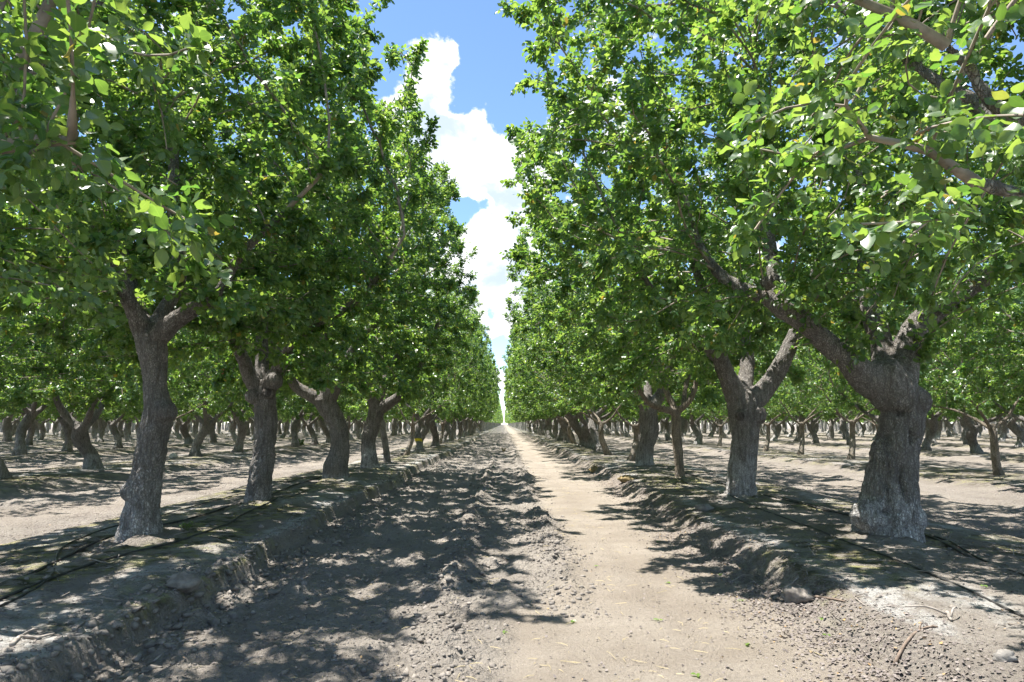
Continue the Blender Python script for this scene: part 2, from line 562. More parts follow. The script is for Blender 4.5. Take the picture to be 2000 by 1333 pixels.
class Skeleton:
    def __init__(self):
        self.pos, self.par, self.fix, self.grow_ok = [], [], [], []

    def add_poly(self, pts, rad, grow, attach=True, step=0.11):
        p, r = resample(pts, rad, step)
        prev = -1
        if attach and self.pos:
            dd = np.linalg.norm(np.array(self.pos) - p[0], axis=1)
            prev = int(dd.argmin())
        for q, rr in zip(p, r):
            self.pos.append(q)
            self.par.append(prev)
            self.fix.append(rr)
            self.grow_ok.append(grow)
            prev = len(self.pos) - 1

    def colonise(self, att, rng, step=0.15, di=1.1, dk=0.24, iters=90):
        pos = np.array(self.pos)
        par = list(self.par)
        ok = np.array(self.grow_ok)
        gi = np.where(ok)[0]
        D = np.linalg.norm(att[:, None] - pos[None, gi], axis=2)
        near = gi[D.argmin(1)]
        dist = D.min(1)
        alive = np.ones(len(att), bool)
        seen = {}
        for it in range(iters):
            lim = di if it > 22 else 3.5
            act = np.where(alive & (dist < lim))[0]
            if len(act) == 0:
                break
            nn = near[act]
            v = att[act] - pos[nn]
            v /= np.linalg.norm(v, axis=1)[:, None] + 1e-9
            uq, inv = np.unique(nn, return_inverse=True)
            S = np.zeros((len(uq), 3))
            np.add.at(S, inv, v)
            S += rng.normal(0, 0.25, S.shape)
            pr = np.array([par[u] for u in uq])
            has = pr >= 0
            iner = np.zeros_like(S)
            iner[has] = pos[uq[has]] - pos[pr[has]]
            S = S / (np.linalg.norm(S, axis=1)[:, None] + 1e-9) + 0.9 * iner / step
            S[:, 2] += 0.05
            S /= np.linalg.norm(S, axis=1)[:, None] + 1e-9
            new, npar = [], []
            for u, s in zip(uq, S):
                cnt = seen.get(u, 0)
                if cnt > 3:
                    continue
                seen[u] = cnt + 1
                new.append(pos[u] + s * step)
                npar.append(u)
            if not new:
                break
            new = np.array(new)
            base = len(pos)
            pos = np.vstack([pos, new])
            par += npar
            D = np.linalg.norm(att[:, None] - new[None], axis=2)
            mi = D.argmin(1)
            md = D[np.arange(len(att)), mi]
            bt = md < dist
            near[bt] = base + mi[bt]
            dist[bt] = md[bt]
            alive &= dist > dk
        nf0 = len(self.fix)
        pa = np.array(par)
        for _ in range(4):
            ks = np.zeros_like(pos)
            kc = np.zeros(len(pos))
            v = pa >= 0
            np.add.at(ks, pa[v], pos[v])
            np.add.at(kc, pa[v], 1)
            mv = (np.arange(len(pos)) >= nf0) & (kc > 0)
            new = pos.copy()
            new[mv] = 0.4 * pos[mv] + 0.3 * pos[pa[mv]] + 0.3 * ks[mv] / kc[mv][:, None]
            pos = new
        self.P = pos
        self.par = np.array(par)
        n = len(pos)
        nf = len(self.fix)
        e = 2.25
        acc = np.zeros(n)
        R = np.zeros(n)
        kids = np.zeros(n, int)
        for i in range(n - 1, -1, -1):
            r = max(acc[i], 0.0045 ** e) ** (1 / e)
            if i < nf:
                r = self.fix[i]
            else:
                r = min(r, 0.05)
            R[i] = r
            q = self.par[i]
            if q >= 0:
                acc[q] += r ** e
                kids[q] += 1
        self.R = R
        self.kids = kids
        self.nf = nf
        return self

    def chains(self):
        n = len(self.P)
        ch = [[] for _ in range(n)]
        for i in range(n):
            if self.par[i] >= 0:
                ch[self.par[i]].append(i)
        out = []
        roots = [i for i in range(n) if self.par[i] < 0]
        stack = [(r, None) for r in roots]
        while stack:
            s, p = stack.pop()
            c = [] if p is None else [p]
            i = s
            while True:
                c.append(i)
                k = ch[i]
                if not k:
                    break
                k = sorted(k, key=lambda a: -self.R[a])
                for o_ in k[1:]:
                    stack.append((o_, i))
                i = k[0]
            out.append(c)
        return out


def tube(P, R, n, cap=True):
    P = np.asarray(P, float)
    R = np.asarray(R, float)
    T = np.gradient(P, axis=0)
    T /= np.linalg.norm(T, axis=1)[:, None] + 1e-9
    ref = np.array([0.31, 0.95, 0.05]) if abs(T[0][1]) < 0.9 else np.array([0.95, 0.1, 0.3])
    U = np.cross(T, ref)
    U /= np.linalg.norm(U, axis=1)[:, None] + 1e-9
    W = np.cross(T, U)
    a = np.arange(n) * 2 * math.pi / n
    V = P[:, None] + R[:, None, None] * (np.cos(a)[None, :, None] * U[:, None] + np.sin(a)[None, :, None] * W[:, None])
    V = V.reshape(-1, 3)
    m_ = len(P)
    i = np.arange(m_ - 1)[:, None] * n
    j = np.arange(n)[None]
    k = (j + 1) % n
    Q = np.stack([i + j, i + k, i + n + k, i + n + j], -1).reshape(-1, 4)
    Tn = np.zeros((0, 3), int)
    if cap:
        V = np.vstack([V, P[0], P[-1]])
        j = np.arange(n)
        k = (j + 1) % n
        Tn = np.concatenate([np.stack([k, j, np.full(n, m_ * n)], -1), np.stack([(m_ - 1) * n + j, (m_ - 1) * n + k, np.full(n, m_ * n + 1)], -1)])
    return V, Q, Tn


class Acc:
    def __init__(self):
        self.V, self.Q, self.T, self.C, self.n = [], [], [], [], 0

    def add(self, V, Q=None, T=None, C=None):
        self.V.append(V)
        if Q is not None and len(Q):
            self.Q.append(np.asarray(Q) + self.n)
        if T is not None and len(T):
            self.T.append(np.asarray(T) + self.n)
        if C is not None:
            self.C.append(C)
        self.n += len(V)

    def mesh(self, name, mats, smooth=True):
        return mesh_np(name, np.concatenate(self.V), np.concatenate(self.Q) if self.Q else None, np.concatenate(self.T) if self.T else None,
                       smooth, np.concatenate(self.C) if self.C else None, mats)


def remesh(me, voxel):
    o = bpy.data.objects.new('remesh', me)
    COL.objects.link(o)
    md = o.modifiers.new('r', 'REMESH')
    md.mode = 'VOXEL'
    md.voxel_size = voxel
    md.use_smooth_shade = True
    dg = bpy.context.evaluated_depsgraph_get()
    ev = o.evaluated_get(dg)
    em = ev.to_mesh()
    V = np.zeros(len(em.vertices) * 3, np.float32)
    em.vertices.foreach_get('co', V)
    L = np.zeros(len(em.loops), np.int32)
    em.loops.foreach_get('vertex_index', L)
    ed = np.zeros(len(em.edges) * 2, np.int32)
    em.edges.foreach_get('vertices', ed)
    ev.to_mesh_clear()
    bpy.data.objects.remove(o)
    return V.reshape(-1, 3).astype(float), L.reshape(-1, 4), ed.reshape(-1, 2)


def smooth_v(V, ed, it):
    n = len(V)
    deg = np.bincount(ed.ravel(), minlength=n)[:, None].astype(float)
    deg[deg == 0] = 1
    for _ in range(it):
        S = np.zeros_like(V)
        for c in range(3):
            S[:, c] = np.bincount(ed[:, 0], V[ed[:, 1], c], n) + np.bincount(ed[:, 1], V[ed[:, 0], c], n)
        V = V * 0.45 + 0.55 * S / deg
    return V


def normals(V, Q):
    N = np.cross(V[Q[:, 2]] - V[Q[:, 0]], V[Q[:, 3]] - V[Q[:, 1]])
    out = np.zeros_like(V)
    for k in range(4):
        for c in range(3):
            out[:, c] += np.bincount(Q[:, k], N[:, c], len(V))
    return out / (np.linalg.norm(out, axis=1)[:, None] + 1e-12)


def wood_meshes(sk, name, mat, voxel, seed, wash=(0.0, 0.5, 0.7), lichen=0.15, blobs=(), dents=(), thick=0.026, rough=1.0):
    """trunk and limbs fused into one skin, thin branches as tubes"""
    A, B = Acc(), Acc()
    for c in sk.chains():
        c = np.array(c)
        P, R = sk.P[c], sk.R[c].copy()
        if len(c) < 2:
            continue
        if len(c) > 1 and R[0] > 1.6 * R[1]:
            R[0] = R[1] * 1.25
        th = R > thick
        k = int(th.sum()) if th[0] else 0
        if k >= 2:
            V, Q, T = tube(P[:k], R[:k], 18 if R[0] > 0.12 else 12)
            A.add(V, Q, T)
        s = max(0, k - 1)
        if len(c) - s >= 2:
            r2 = R[s:]
            V, Q, T = tube(P[s:], r2, 6 if r2[0] > 0.012 else 4, cap=False)
            B.add(V, Q, T)
    for (pc, rr) in blobs:
        u = np.array(pc) + np.array([[0, 0, -0.9 * rr], [0, 0, -0.5 * rr], [0, 0, 0], [0, 0, 0.5 * rr], [0, 0, 0.9 * rr]])
        V, Q, T = tube(u, np.array([0.35, 0.85, 1.0, 0.85, 0.35]) * rr, 14)
        A.add(V, Q, T)
    V, Q, ed = remesh(A.mesh('raw', ()), voxel)
    V = smooth_v(V, ed, 2 if voxel > 0.02 else 5)
    N = normals(V, Q)
    low = sstep(1.9, 0.3, V[:, 2])
    V = V + N * (0.030 * fbm(V * 4.2, 3, seed) * (0.35 + 0.65 * low))[:, None] * rough
    fl = np.abs(fbm(V * np.array([30, 30, 9.0]), 3, seed + 3))
    V = V + N * ((0.5 - fl) * 0.022 * (0.5 + 0.5 * low))[:, None] * rough
    wv = V + 0.03 * np.stack([fbm(V * 9, 2, 61), fbm(V * 9, 2, 62), fbm(V * 9, 2, 63)], -1)
    ck = np.maximum(np.exp(-(vnoise(wv * np.array([27, 27, 8.0]), seed + 5) / 0.13) ** 2), 0.7 * np.exp(-(vnoise(wv * np.array([36, 36, 26.0]), seed + 6) / 0.12) ** 2))
    V = V - N * (ck * 0.011 * (0.5 + 0.5 * low))[:, None] * rough
    flare = np.exp(-np.maximum(V[:, 2] - 0.12, 0) / 0.13)
    V[:, :2] += N[:, :2] * (flare * (0.035 + 0.06 * fbm(np.stack([N[:, 0] * 2.2, N[:, 1] * 2.2, N[:, 2] * 0 + seed], -1), 2, seed + 8)))[:, None] * rough
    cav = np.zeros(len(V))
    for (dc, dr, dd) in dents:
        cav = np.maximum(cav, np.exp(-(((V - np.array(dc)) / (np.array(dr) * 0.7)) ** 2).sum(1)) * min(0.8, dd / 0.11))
        g = np.exp(-(((V - np.array(dc)) / np.array(dr)) ** 2).sum(1))
        g = g * (0.75 + 0.5 * fbm(V * 14, 2, seed + 9))
        V = V - N * (g * dd)[:, None]
    z0, z1, amt = wash
    ws = amt * sstep(z0 - 0.05, z0 + 0.04, V[:, 2]) * (1 - sstep(z1 * 0.55, z1, V[:, 2] + 0.15 * fbm(V * 5, 2, seed)))
    up = np.clip(N[:, 2], 0, 1)
    lc = lichen * up * sstep(1.4, 1.9, V[:, 2])
    C = np.stack([ws, lc, cav], -1)
    return mesh_np(name + '_trunk', V, quads=Q, color=C, mats=[mat]), B.mesh(name + '_branches', [M_TWIG if mat is M_BARK else mat])


LEAF_T = {
    0: (np.array([0, .13, .34, .58, .80, .94, 1.0]), np.array([.02, .20, .335, .315, .20, .085, .0])),
    2: None,
}


def leaf_mesh(name, base, axis_, norm, length, rng, lod, mats=None):
    n = len(base)
    axis_ = axis_ / (np.linalg.norm(axis_, axis=1)[:, None] + 1e-9)
    side = np.cross(norm, axis_)
    side /= np.linalg.norm(side, axis=1)[:, None] + 1e-9
    nr = np.cross(axis_, side)
    rnd = rng.random(n)
    yel = rng.random(n)
    fold = rng.uniform(0.0, 0.45, n)
    droop = rng.uniform(-0.08, 0.28, n)
    wave = rng.uniform(-0.10, 0.10, n)
    wid = rng.uniform(0.85, 1.15, n)
    if lod == 1:
        F = fold * 0.36
        L = length[:, None]
        dv = droop[:, None] * nr
        sw = side * wid[:, None]
        tip = base + L * (axis_ - dv)
        V = np.stack([base,
                      base + L * (0.30 * axis_ + 0.35 * sw + F[:, None] * nr - 0.09 * dv), base + L * (0.70 * axis_ + 0.29 * sw + (F * .8 + wave)[:, None] * nr - 0.5 * dv),
                      tip,
                      base + L * (0.70 * axis_ - 0.29 * sw + (F * .8 - wave)[:, None] * nr - 0.5 * dv), base + L * (0.30 * axis_ - 0.35 * sw + F[:, None] * nr - 0.09 * dv)], 1).reshape(-1, 3)
        i = np.arange(n)[:, None] * 6
        Q = np.concatenate([i + np.array([[0, 3, 2, 1]]), i + np.array([[0, 5, 4, 3]])], 0)
        C = np.stack([np.repeat(rnd, 6), np.zeros(n * 6), np.repeat(yel, 6), np.zeros(n * 6)], -1)
        return mesh_np(name, V, quads=Q, smooth=False, color=C, mats=mats or [M_LEAF])
    if lod >= 2:
        V = np.stack([base, base + length[:, None] * (0.5 * axis_ + 0.42 * side + 0.12 * nr), base + length[:, None] * axis_,
                      base + length[:, None] * (0.5 * axis_ - 0.42 * side + 0.12 * nr)], 1).reshape(-1, 3)
        Q = np.arange(n * 4).reshape(n, 4)
        C = np.stack([np.repeat(rnd, 4), np.zeros(n * 4), np.repeat(yel * 0.97, 4)], -1)
        return mesh_np(name, V, quads=Q, smooth=False, color=C, mats=mats or [M_LEAF])
    us, ws = LEAF_T[lod]
    m_ = len(us)
    V = np.zeros((n, m_, 3, 3))
    for i, (u, hw) in enumerate(zip(us, ws)):
        cen = base + length[:, None] * (u * axis_ - (droop * u * u)[:, None] * nr)
        for k, sgn in ((0, -1), (1, 0), (2, 1)):
            off = sgn * hw * wid
            up = fold * hw * (sgn != 0) + wave * math.sin(u * 9 + k) * (sgn != 0)
            V[:, i, k] = cen + length[:, None] * (off[:, None] * side + up[:, None] * nr)
    loc = np.arange(m_ * 3).reshape(m_, 3)
    f = []
    for i in range(m_ - 1):
        for k in (0, 1):
            f.append([loc[i, k], loc[i, k + 1], loc[i + 1, k + 1], loc[i + 1, k]])
    f = np.array(f)
    Q = (np.arange(n)[:, None, None] * (m_ * 3) + f[None]).reshape(-1, 4)
    C = np.zeros((n, m_, 3, 4))
    C[..., 3] = us[None, :, None]
    C[..., 0] = rnd[:, None, None]
    C[:, :, 1, 1] = 1.0
    C[..., 2] = yel[:, None, None]
    return mesh_np(name, V.reshape(-1, 3), quads=Q, color=C.reshape(-1, 4), mats=mats or [M_LEAF])


def crown_mesh(sk, name, rng, count, lod, size=0.085, clear=None, centre=(0, 0, 3.8)):
    """compound leaves of three to five rounded leaflets along the young wood"""
    idx = np.where((sk.R < 0.017) & (np.arange(len(sk.P)) >= sk.nf))[0]
    wgt = np.where(sk.kids[idx] == 0, 3.2, 1.0) * np.where(sk.R[idx] < 0.009, 1.3, 0.7)
    nl = count // 3
    ch = rng.choice(idx, nl, p=wgt / wgt.sum())
    par = sk.par[ch]
    tdir = sk.P[ch] - sk.P[par]
    tdir /= np.linalg.norm(tdir, axis=1)[:, None] + 1e-9
    pos = sk.P[ch] - tdir * (rng.random(nl) * 0.15)[:, None]
    out = pos - np.array(centre)
    out[:, 2] *= 0.35
    out /= np.linalg.norm(out, axis=1)[:, None] + 1e-9
    r = rng.normal(0, 1, (nl, 3))
    pet = r * 0.75 + out * 0.55 + tdir * 0.6 + np.array([0, 0, -0.10])
    pet /= np.linalg.norm(pet, axis=1)[:, None]
    pl = rng.uniform(0.04, 0.13, nl)
    node = pos + pet * pl[:, None]
    nrm = np.array([0, 0, 0.75]) + out * 0.45 + rng.normal(0, 0.55, (nl, 3))
    nrm /= np.linalg.norm(nrm, axis=1)[:, None]
    sd_ = np.cross(nrm, pet)
    sd_ /= np.linalg.norm(sd_, axis=1)[:, None] + 1e-9
    B, Ax, Nn, Ln = [], [], [], []
    for k, (fa, fs) in enumerate(((1.0, 0.0), (0.25, 1.0), (0.25, -1.0))):
        ax = pet * fa + sd_ * fs + rng.normal(0, 0.18, (nl, 3)) + np.array([0, 0, -0.22])
        B.append(node - pet * (0.0 if k == 0 else 0.018))
        Ax.append(ax)
        Nn.append(nrm + rng.normal(0, 0.28, (nl, 3)))
        Ln.append(size * rng.uniform(0.72, 1.22, nl) * (1.08 if k == 0 else 0.95))
    B, Ax, Nn, Ln = np.concatenate(B), np.concatenate(Ax), np.concatenate(Nn), np.concatenate(Ln)
    if clear is not None:
        keep = clear(B)
        B, Ax, Nn, Ln = B[keep], Ax[keep], Nn[keep], Ln[keep]
    return leaf_mesh(name + '_crown', B, Ax, Nn, Ln, rng, lod)


def envelope(rng, n, half_in, half_out, top, low=1.75, along=1.9, inner=1, seed=0, hole=0.0, shoots=12):
    """attractor points in a hedge-like crown: x across the row (inner side towards the lane), y along it"""
    pts = []
    tot = 0
    while tot < n:
        p = np.stack([rng.uniform(-3.8, 3.8, 6000), rng.uniform(-along * 1.15, along * 1.15, 6000), rng.uniform(low - 0.3, top + 0.5, 6000)], -1)
        z = p[:, 2]
        wz = 0.70 + 0.30 * sstep(low, 3.6, z)
        tt = top + 0.45 * fbm(p * np.array([0.8, 0.8, 0.0]), 2, seed + 1)
        wz = wz * np.clip((1 - np.clip((z - (tt - 1.5)) / 1.5, 0, 1) ** 2.6), 0, 1) ** 0.5
        hw = np.where(p[:, 0] * inner > 0, half_in, half_out) * wz * (1 + 0.08 * fbm(p * 1.1, 3, seed + 2))
        lo = low + 0.35 * fbm(p * np.array([1.0, 1.0, 0.0]), 2, seed + 3) + 0.30 * sstep(1.0, 0.0, np.abs(p[:, 0]))
        q = (np.abs(p[:, 0]) / (hw + 1e-6)) ** 3 + (np.abs(p[:, 1]) / along) ** 3
        ok = (q < 1) & (z > lo) & (z < tt)
        den = fbm(p * 1.5, 3, seed + 4)
        shell = np.clip(q, 0, 1)
        keep = rng.random(len(p)) < np.clip(0.25 + 0.75 * shell ** 0.5, 0, 1) * sstep(-0.42 + hole, 0.0 + hole, den)
        p = p[ok & keep]
        pts.append(p)
        tot += len(p)
    P = np.concatenate(pts)[:n]
    ex = []
    if shoots:
        cand = P[(P[:, 2] > top - 2.2)]
        for s in cand[rng.integers(0, len(cand), shoots)]:
            d = np.array([s[0] * 0.06, rng.normal(0, 0.25), 0.7]) + rng.normal(0, 0.2, 3)
            d /= np.linalg.norm(d)
            for k in range(1, 5):
                ex.append(s + d * 0.2 * k)
    return np.vstack([P, np.array(ex)]) if ex else P


def nut_cluster(parent, pos, rng, name='nut_cluster'):
    A = Acc()
    A_n = rng.integers(14, 22)
    st = np.array([[0, 0, 0.02], [0.01, 0, -0.05], [0.0, 0.01, -0.11]])
    V, Q, T = tube(st, np.array([0.003, 0.003, 0.002]), 5)
    A.add(V, Q, T, np.tile([[0.0, 0, 0]], (len(V), 1)))
    for _ in range(A_n):
        c = np.array([rng.normal(0, 0.018), rng.normal(0, 0.018), -rng.uniform(0.02, 0.10)])
        V, Q, T = tube(np.array([[0, 0, c[2] + .015], c]), np.array([.002, .002]), 4)
        A.add(V, Q, T, np.tile([[0.0, 0, 0]], (len(V), 1)))
        rr = rng.uniform(0.0075, 0.011)
        u = c + np.array([[0, 0, -1.25], [0, 0, -0.8], [0, 0, 0], [0, 0, 0.8], [0, 0, 1.15]]) * rr
        V, Q, T = tube(u, np.array([0.15, 0.75, 1.0, 0.7, 0.15]) * rr, 7)
        A.add(V, Q, T, np.tile([[rng.random(), 0, 0]], (len(V), 1)))
    o = link(name, A.mesh(name, [M_NUT]), parent)
    o.location = pos
    return o


m, t = material('nut_hulls')
at_ = t.n('ShaderNodeAttribute', attribute_name='col')
sp = t.n('ShaderNodeSeparateColor')
t.l(at_.outputs['Color'], sp.inputs[0])
p = t.n('ShaderNodeBsdfPrincipled')
t.l(t.mix(sp.outputs[0], (0.50, 0.36, 0.12), (0.55, 0.16, 0.10)), p.inputs['Base Color'])
p.inputs['Roughness'].default_value = 0.5
o = t.n('ShaderNodeOutputMaterial')
t.l(p.outputs[0], o.inputs[0])
M_NUT = m


# ------------------------------------------------------------------ tree builders
def make_tree(root, sk, att, rng, mat=M_BARK, voxel=0.028, lod=1, leaves=19000, seed=1, clear=None, size=0.058, nuts=0, **kw):
    sk.colonise(att, rng)
    tm, bm_ = wood_meshes(sk, 'tree', mat, voxel, seed, **kw)
    link('trunk', tm, root)
    link('branches', bm_, root)
    link('crown', crown_mesh(sk, 'tree', rng, leaves, lod, size=size, clear=clear), root)
    if nuts:
        tips = np.where((sk.kids == 0))[0]
        for i in rng.choice(tips, nuts):
            nut_cluster(root, sk.P[i], rng)
    return root


def tree_root(loc, label, group, name='pistachio_tree'):
    e = bpy.data.objects.new(name, None)
    e.empty_display_size = 0.3
    COL.objects.link(e)
    e.location = loc
    tag(e, label, 'tree', group)
    return e


def px_tree(Y, trunk, limbs):
    """trunk and limbs measured in the photo, turned into metres at the tree's distance (y offsets give the limbs depth)"""
    s = Y / 1333.0
    b = at(trunk[0][0], trunk[0][1], Y)
    base = np.array([b[0], Y, 0.0])

    def conv(px, py, dy):
        return at(px, py, Y + dy) - base
    sk = Skeleton()
    tp = [conv(a, b_, 0) for a, b_, w_ in trunk]
    tr = [w_ * s / 2 * 0.88 for a, b_, w_ in trunk]
    tp = [tp[0] - np.array([0, 0, 0.15])] + tp
    tr = [tr[0] * 1.06] + tr
    sk.add_poly(tp, tr, False)
    for L in limbs:
        sk.add_poly([conv(a, b_, d) for a, b_, w_, d in L], [w_ * (Y + d) / 1333.0 / 2 for a, b_, w_, d in L], True)
    return base, sk


ROWL = 'trees of the row along the left side of the lane'
ROWR = 'trees of the row along the right side of the lane'
NP = np.random.default_rng
camclear = lambda base: (lambda B: np.linalg.norm(B + base - CAM, axis=1) > 1.15)

HERO = []
# the two nearest rows, trees whose trunk the photo shows large
HERO.append(dict(Y=6.3, side=1, label='thick gnarled tree with scarred pale base and two wide limbs, nearest right',
    trunk=[(1733, 1046, 126), (1735, 1000, 118), (1738, 958, 110), (1743, 916, 95), (1749, 873, 91), (1761, 831, 88), (1763, 797, 93), (1742, 763, 104), (1722, 737, 100)],
    limbs=[[(1708, 745, 80, 0), (1682, 730, 58, -.05), (1652, 700, 46, -.1), (1621, 676, 43, -.1), (1568, 628, 38, -.2), (1528, 604, 36, -.25), (1500, 582, 30, -.2), (1455, 566, 25, -.1), (1400, 530, 20, 0), (1365, 470, 13, .2), (1340, 390, 8, .3)],
           [(1748, 772, 70, 0), (1764, 716, 56, .1), (1781, 652, 48, .2), (1812, 617, 46, .2), (1866, 582, 36, .2), (1930, 540, 30, .1), (2010, 495, 24, 0), (2080, 430, 16, -.1)],
           [(1725, 735, 50, .1), (1722, 670, 38, .35), (1700, 600, 40, .6), (1690, 500, 30, .9), (1680, 380, 20, 1.1), (1660, 240, 12, 1.2)],
           [(1540, 612, 36, -.2), (1510, 520, 28, .0), (1497, 420, 25, .1), (1500, 300, 20, .2), (1480, 180, 15, .2), (1470, 60, 9, .3)]],
    blobs=[((1782, 785), 34, -.04), ((1700, 1005), 34, -.1), ((1770, 1012), 32, -.08), ((1770, 905), 22, -.06)], wash=(0.05, 0.75, 0.9), stubs=[(1508, 548, 20, -.42)], n=1800, half=(3.42, 2.6), seed=11, leaves=72000, nuts=4,
    dents=[((1746, 850), (.045, .3, .15), .09), ((1765, 806), (.13, .3, .028), .07), ((1712, 950), (.025, .3, .17), .05), ((1768, 945), (.03, .3, .17), .055), ((1740, 960), (.02, .3, .14), .055), ((1735, 1000), (.07, .3, .05), .05), ((1790, 850), (.03, .3, .1), .07), ((1722, 870), (.02, .3, .12), .06)]))
HERO.append(dict(Y=9.4, side=1, label='stout tree with dark band round its foot and grey paint above, second on the right',
    trunk=[(1447, 973, 60), (1447, 938, 60), (1452, 900, 55), (1455, 850, 60), (1450, 805, 64), (1447, 775, 58)],
    limbs=[[(1440, 775, 48, 0), (1420, 735, 34, -.1), (1402, 690, 30, -.2), (1382, 640, 24, -.2), (1370, 560, 18, -.3), (1330, 460, 10, -.4)],
           [(1462, 790, 46, 0), (1490, 765, 38, .1), (1520, 722, 34, .1), (1545, 670, 28, .1), (1572, 600, 20, .1), (1600, 500, 11, 0)],
           [(1450, 775, 34, .1), (1460, 700, 26, .5), (1450, 600, 19, .8), (1440, 450, 11, 1.0)],
           [(1400, 700, 24, -.2), (1340, 640, 18, -.5), (1270, 560, 12, -.8), (1220, 470, 7, -1.)]],
    wash=(0.24, 1.1, 0.75), stubs=[(1447, 812, 18, -.20)], n=1300, half=(3.42, 2.5), seed=12, leaves=72000, nuts=2, blobs=[((1475, 810), 22, -.05)]))
HERO.append(dict(Y=12.45, side=1, young=True, label='slender young tree with smooth pale forked branches between two stout trunks on the right',
    trunk=[(1328, 938, 21), (1326, 900, 21), (1322, 860, 22), (1321, 822, 22), (1320, 806, 20)],
    limbs=[[(1320, 806, 16, 0), (1292, 798, 13, -.1), (1268, 788, 11, -.2), (1248, 760, 9, -.3), (1232, 715, 7, -.4), (1215, 640, 5, -.5)],
           [(1318, 800, 14, 0), (1300, 760, 11, .1), (1290, 715, 9, .1), (1290, 660, 7, .1), (1280, 560, 5, 0)],
           [(1322, 805, 15, 0), (1345, 785, 12, -.1), (1358, 755, 10, -.1), (1362, 715, 8, -.1), (1380, 640, 6, 0), (1390, 540, 4, 0)],
           [(1335, 795, 11, 0), (1340, 750, 9, .3), (1352, 715, 8, .4), (1350, 640, 5, .6)]],
    wash=(0.0, 0.3, 0.2), n=620, half=(3.0, 2.2), seed=13, leaves=34000, top=6.2))
HERO.append(dict(Y=16.3, side=1, label='tree with ridged bark and bulging graft collar, beyond the slender young tree',
    trunk=[(1258, 912, 40), (1261, 870, 34), (1268, 842, 42), (1266, 812, 40), (1265, 795, 36)],
    limbs=[[(1262, 795, 28, 0), (1248, 775, 22, -.1), (1235, 740, 17, -.2), (1220, 690, 12, -.2), (1200, 600, 7, -.3)],
           [(1270, 798, 28, 0), (1288, 775, 22, .1), (1300, 740, 17, .1), (1310, 690, 12, .1), (1320, 600, 7, .1)],
           [(1266, 795, 20, .1), (1265, 740, 15, .5), (1262, 640, 9, .8)]],
    wash=(0.05, 0.6, 0.9), n=1300, half=(3.35, 2.5), seed=14, leaves=72000, nuts=0))
HERO.append(dict(Y=6.3, side=-1, label='tall straight grey trunk swollen at the middle, nearest on the left',
    trunk=[(271, 1044, 80), (280, 985, 64), (290, 920, 60), (297, 870, 61), (304, 832, 68), (311, 798, 60), (304, 765, 45), (302, 722, 51), (298, 685, 60), (292, 655, 62)],
    limbs=[[(285, 655, 44, 0), (268, 620, 34, -.1), (250, 585, 27, -.2), (225, 525, 22, -.3), (190, 450, 17, -.4), (140, 380, 11, -.5)],
           [(305, 660, 44, 0), (345, 625, 34, -.1), (398, 592, 27, -.2), (430, 568, 22, -.3), (470, 500, 17, -.4), (560, 410, 12, -.5), (640, 330, 7, -.6)],
           [(295, 650, 36, .1), (325, 600, 28, .3), (350, 540, 25, .4), (342, 430, 25, .4), (335, 280, 22, .4), (300, 140, 14, .5)],
           [(290, 650, 28, .2), (260, 560, 20, .8), (230, 440, 12, 1.2)]],
    wash=(0.0, 0.75, 0.75), n=1400, half=(1.85, 2.6), top=6.3, seed=21, leaves=72000, nuts=3, blobs=[((322, 805), 24, -.05), ((262, 960), 22, -.03)]))
HERO.append(dict(Y=8.9, side=-1, label='straight even trunk with small checked bark, second on the left',
    trunk=[(504, 981, 50), (509, 935, 48), (516, 880, 47), (520, 830, 46), (517, 785, 48), (513, 760, 50)],
    limbs=[[(505, 760, 36, 0), (488, 735, 28, -.1), (470, 690, 22, -.2), (440, 635, 17, -.3), (400, 560, 10, -.3)],
           [(520, 762, 36, 0), (540, 730, 28, -.1), (562, 690, 24, -.2), (605, 640, 19, -.3), (680, 600, 15, -.4), (740, 540, 10, -.6), (790, 460, 6, -.7)],
           [(513, 755, 28, .1), (512, 660, 22, .4), (520, 560, 16, .6), (540, 420, 9, .7)]],
    wash=(0.0, 0.45, 0.45), stubs=[(522, 768, 17, -.17)], n=1300, half=(2.2, 2.5), top=6.5, seed=22, leaves=72000, nuts=3, blobs=[((535, 745), 18, -.2), ((495, 775), 16, -.1)]))
HERO.append(dict(Y=12.45, side=-1, label='S-curved trunk leaning left above a swollen foot, third on the left',
    trunk=[(655, 938, 56), (658, 905, 50), (664, 872, 38), (661, 835, 40), (645, 803, 43), (630, 782, 44)],
    limbs=[[(622, 778, 30, 0), (600, 768, 24, -.05), (575, 752, 20, -.1), (562, 725, 16, -.2), (540, 680, 12, -.2), (500, 600, 7, -.3)],
           [(638, 782, 38, 0), (650, 755, 33, 0), (668, 725, 28, -.1), (692, 685, 22, -.2), (740, 620, 15, -.4), (790, 530, 9, -.5)],
           [(636, 775, 30, .1), (636, 720, 24, .2), (630, 650, 17, .4), (640, 540, 9, .6)]],
    wash=(0.05, 0.4, 0.55), n=1300, half=(2.35, 2.5), seed=23, leaves=72000, nuts=2, lichen=0.6))
HERO.append(dict(Y=15.3, side=-1, label='forked tree with pale bulging foot curving right, fourth on the left',
    trunk=[(722, 916, 40), (720, 885, 32), (720, 858, 30), (730, 825, 34), (735, 800, 33), (732, 785, 30)],
    limbs=[[(730, 785, 22, 0), (722, 760, 19, -.1), (702, 740, 16, -.2), (685, 715, 12, -.2), (660, 640, 7, -.3)],
           [(740, 800, 24, 0), (765, 785, 20, -.1), (790, 762, 17, -.2), (820, 715, 12, -.4), (860, 620, 7, -.6)],
           [(735, 785, 22, 0), (752, 745, 18, .1), (775, 700, 14, .1), (800, 640, 9, .1), (830, 540, 5, 0)]],
    wash=(0.0, 0.8, 0.9), n=1300, half=(2.5, 2.5), seed=24, leaves=72000, lichen=0.5))
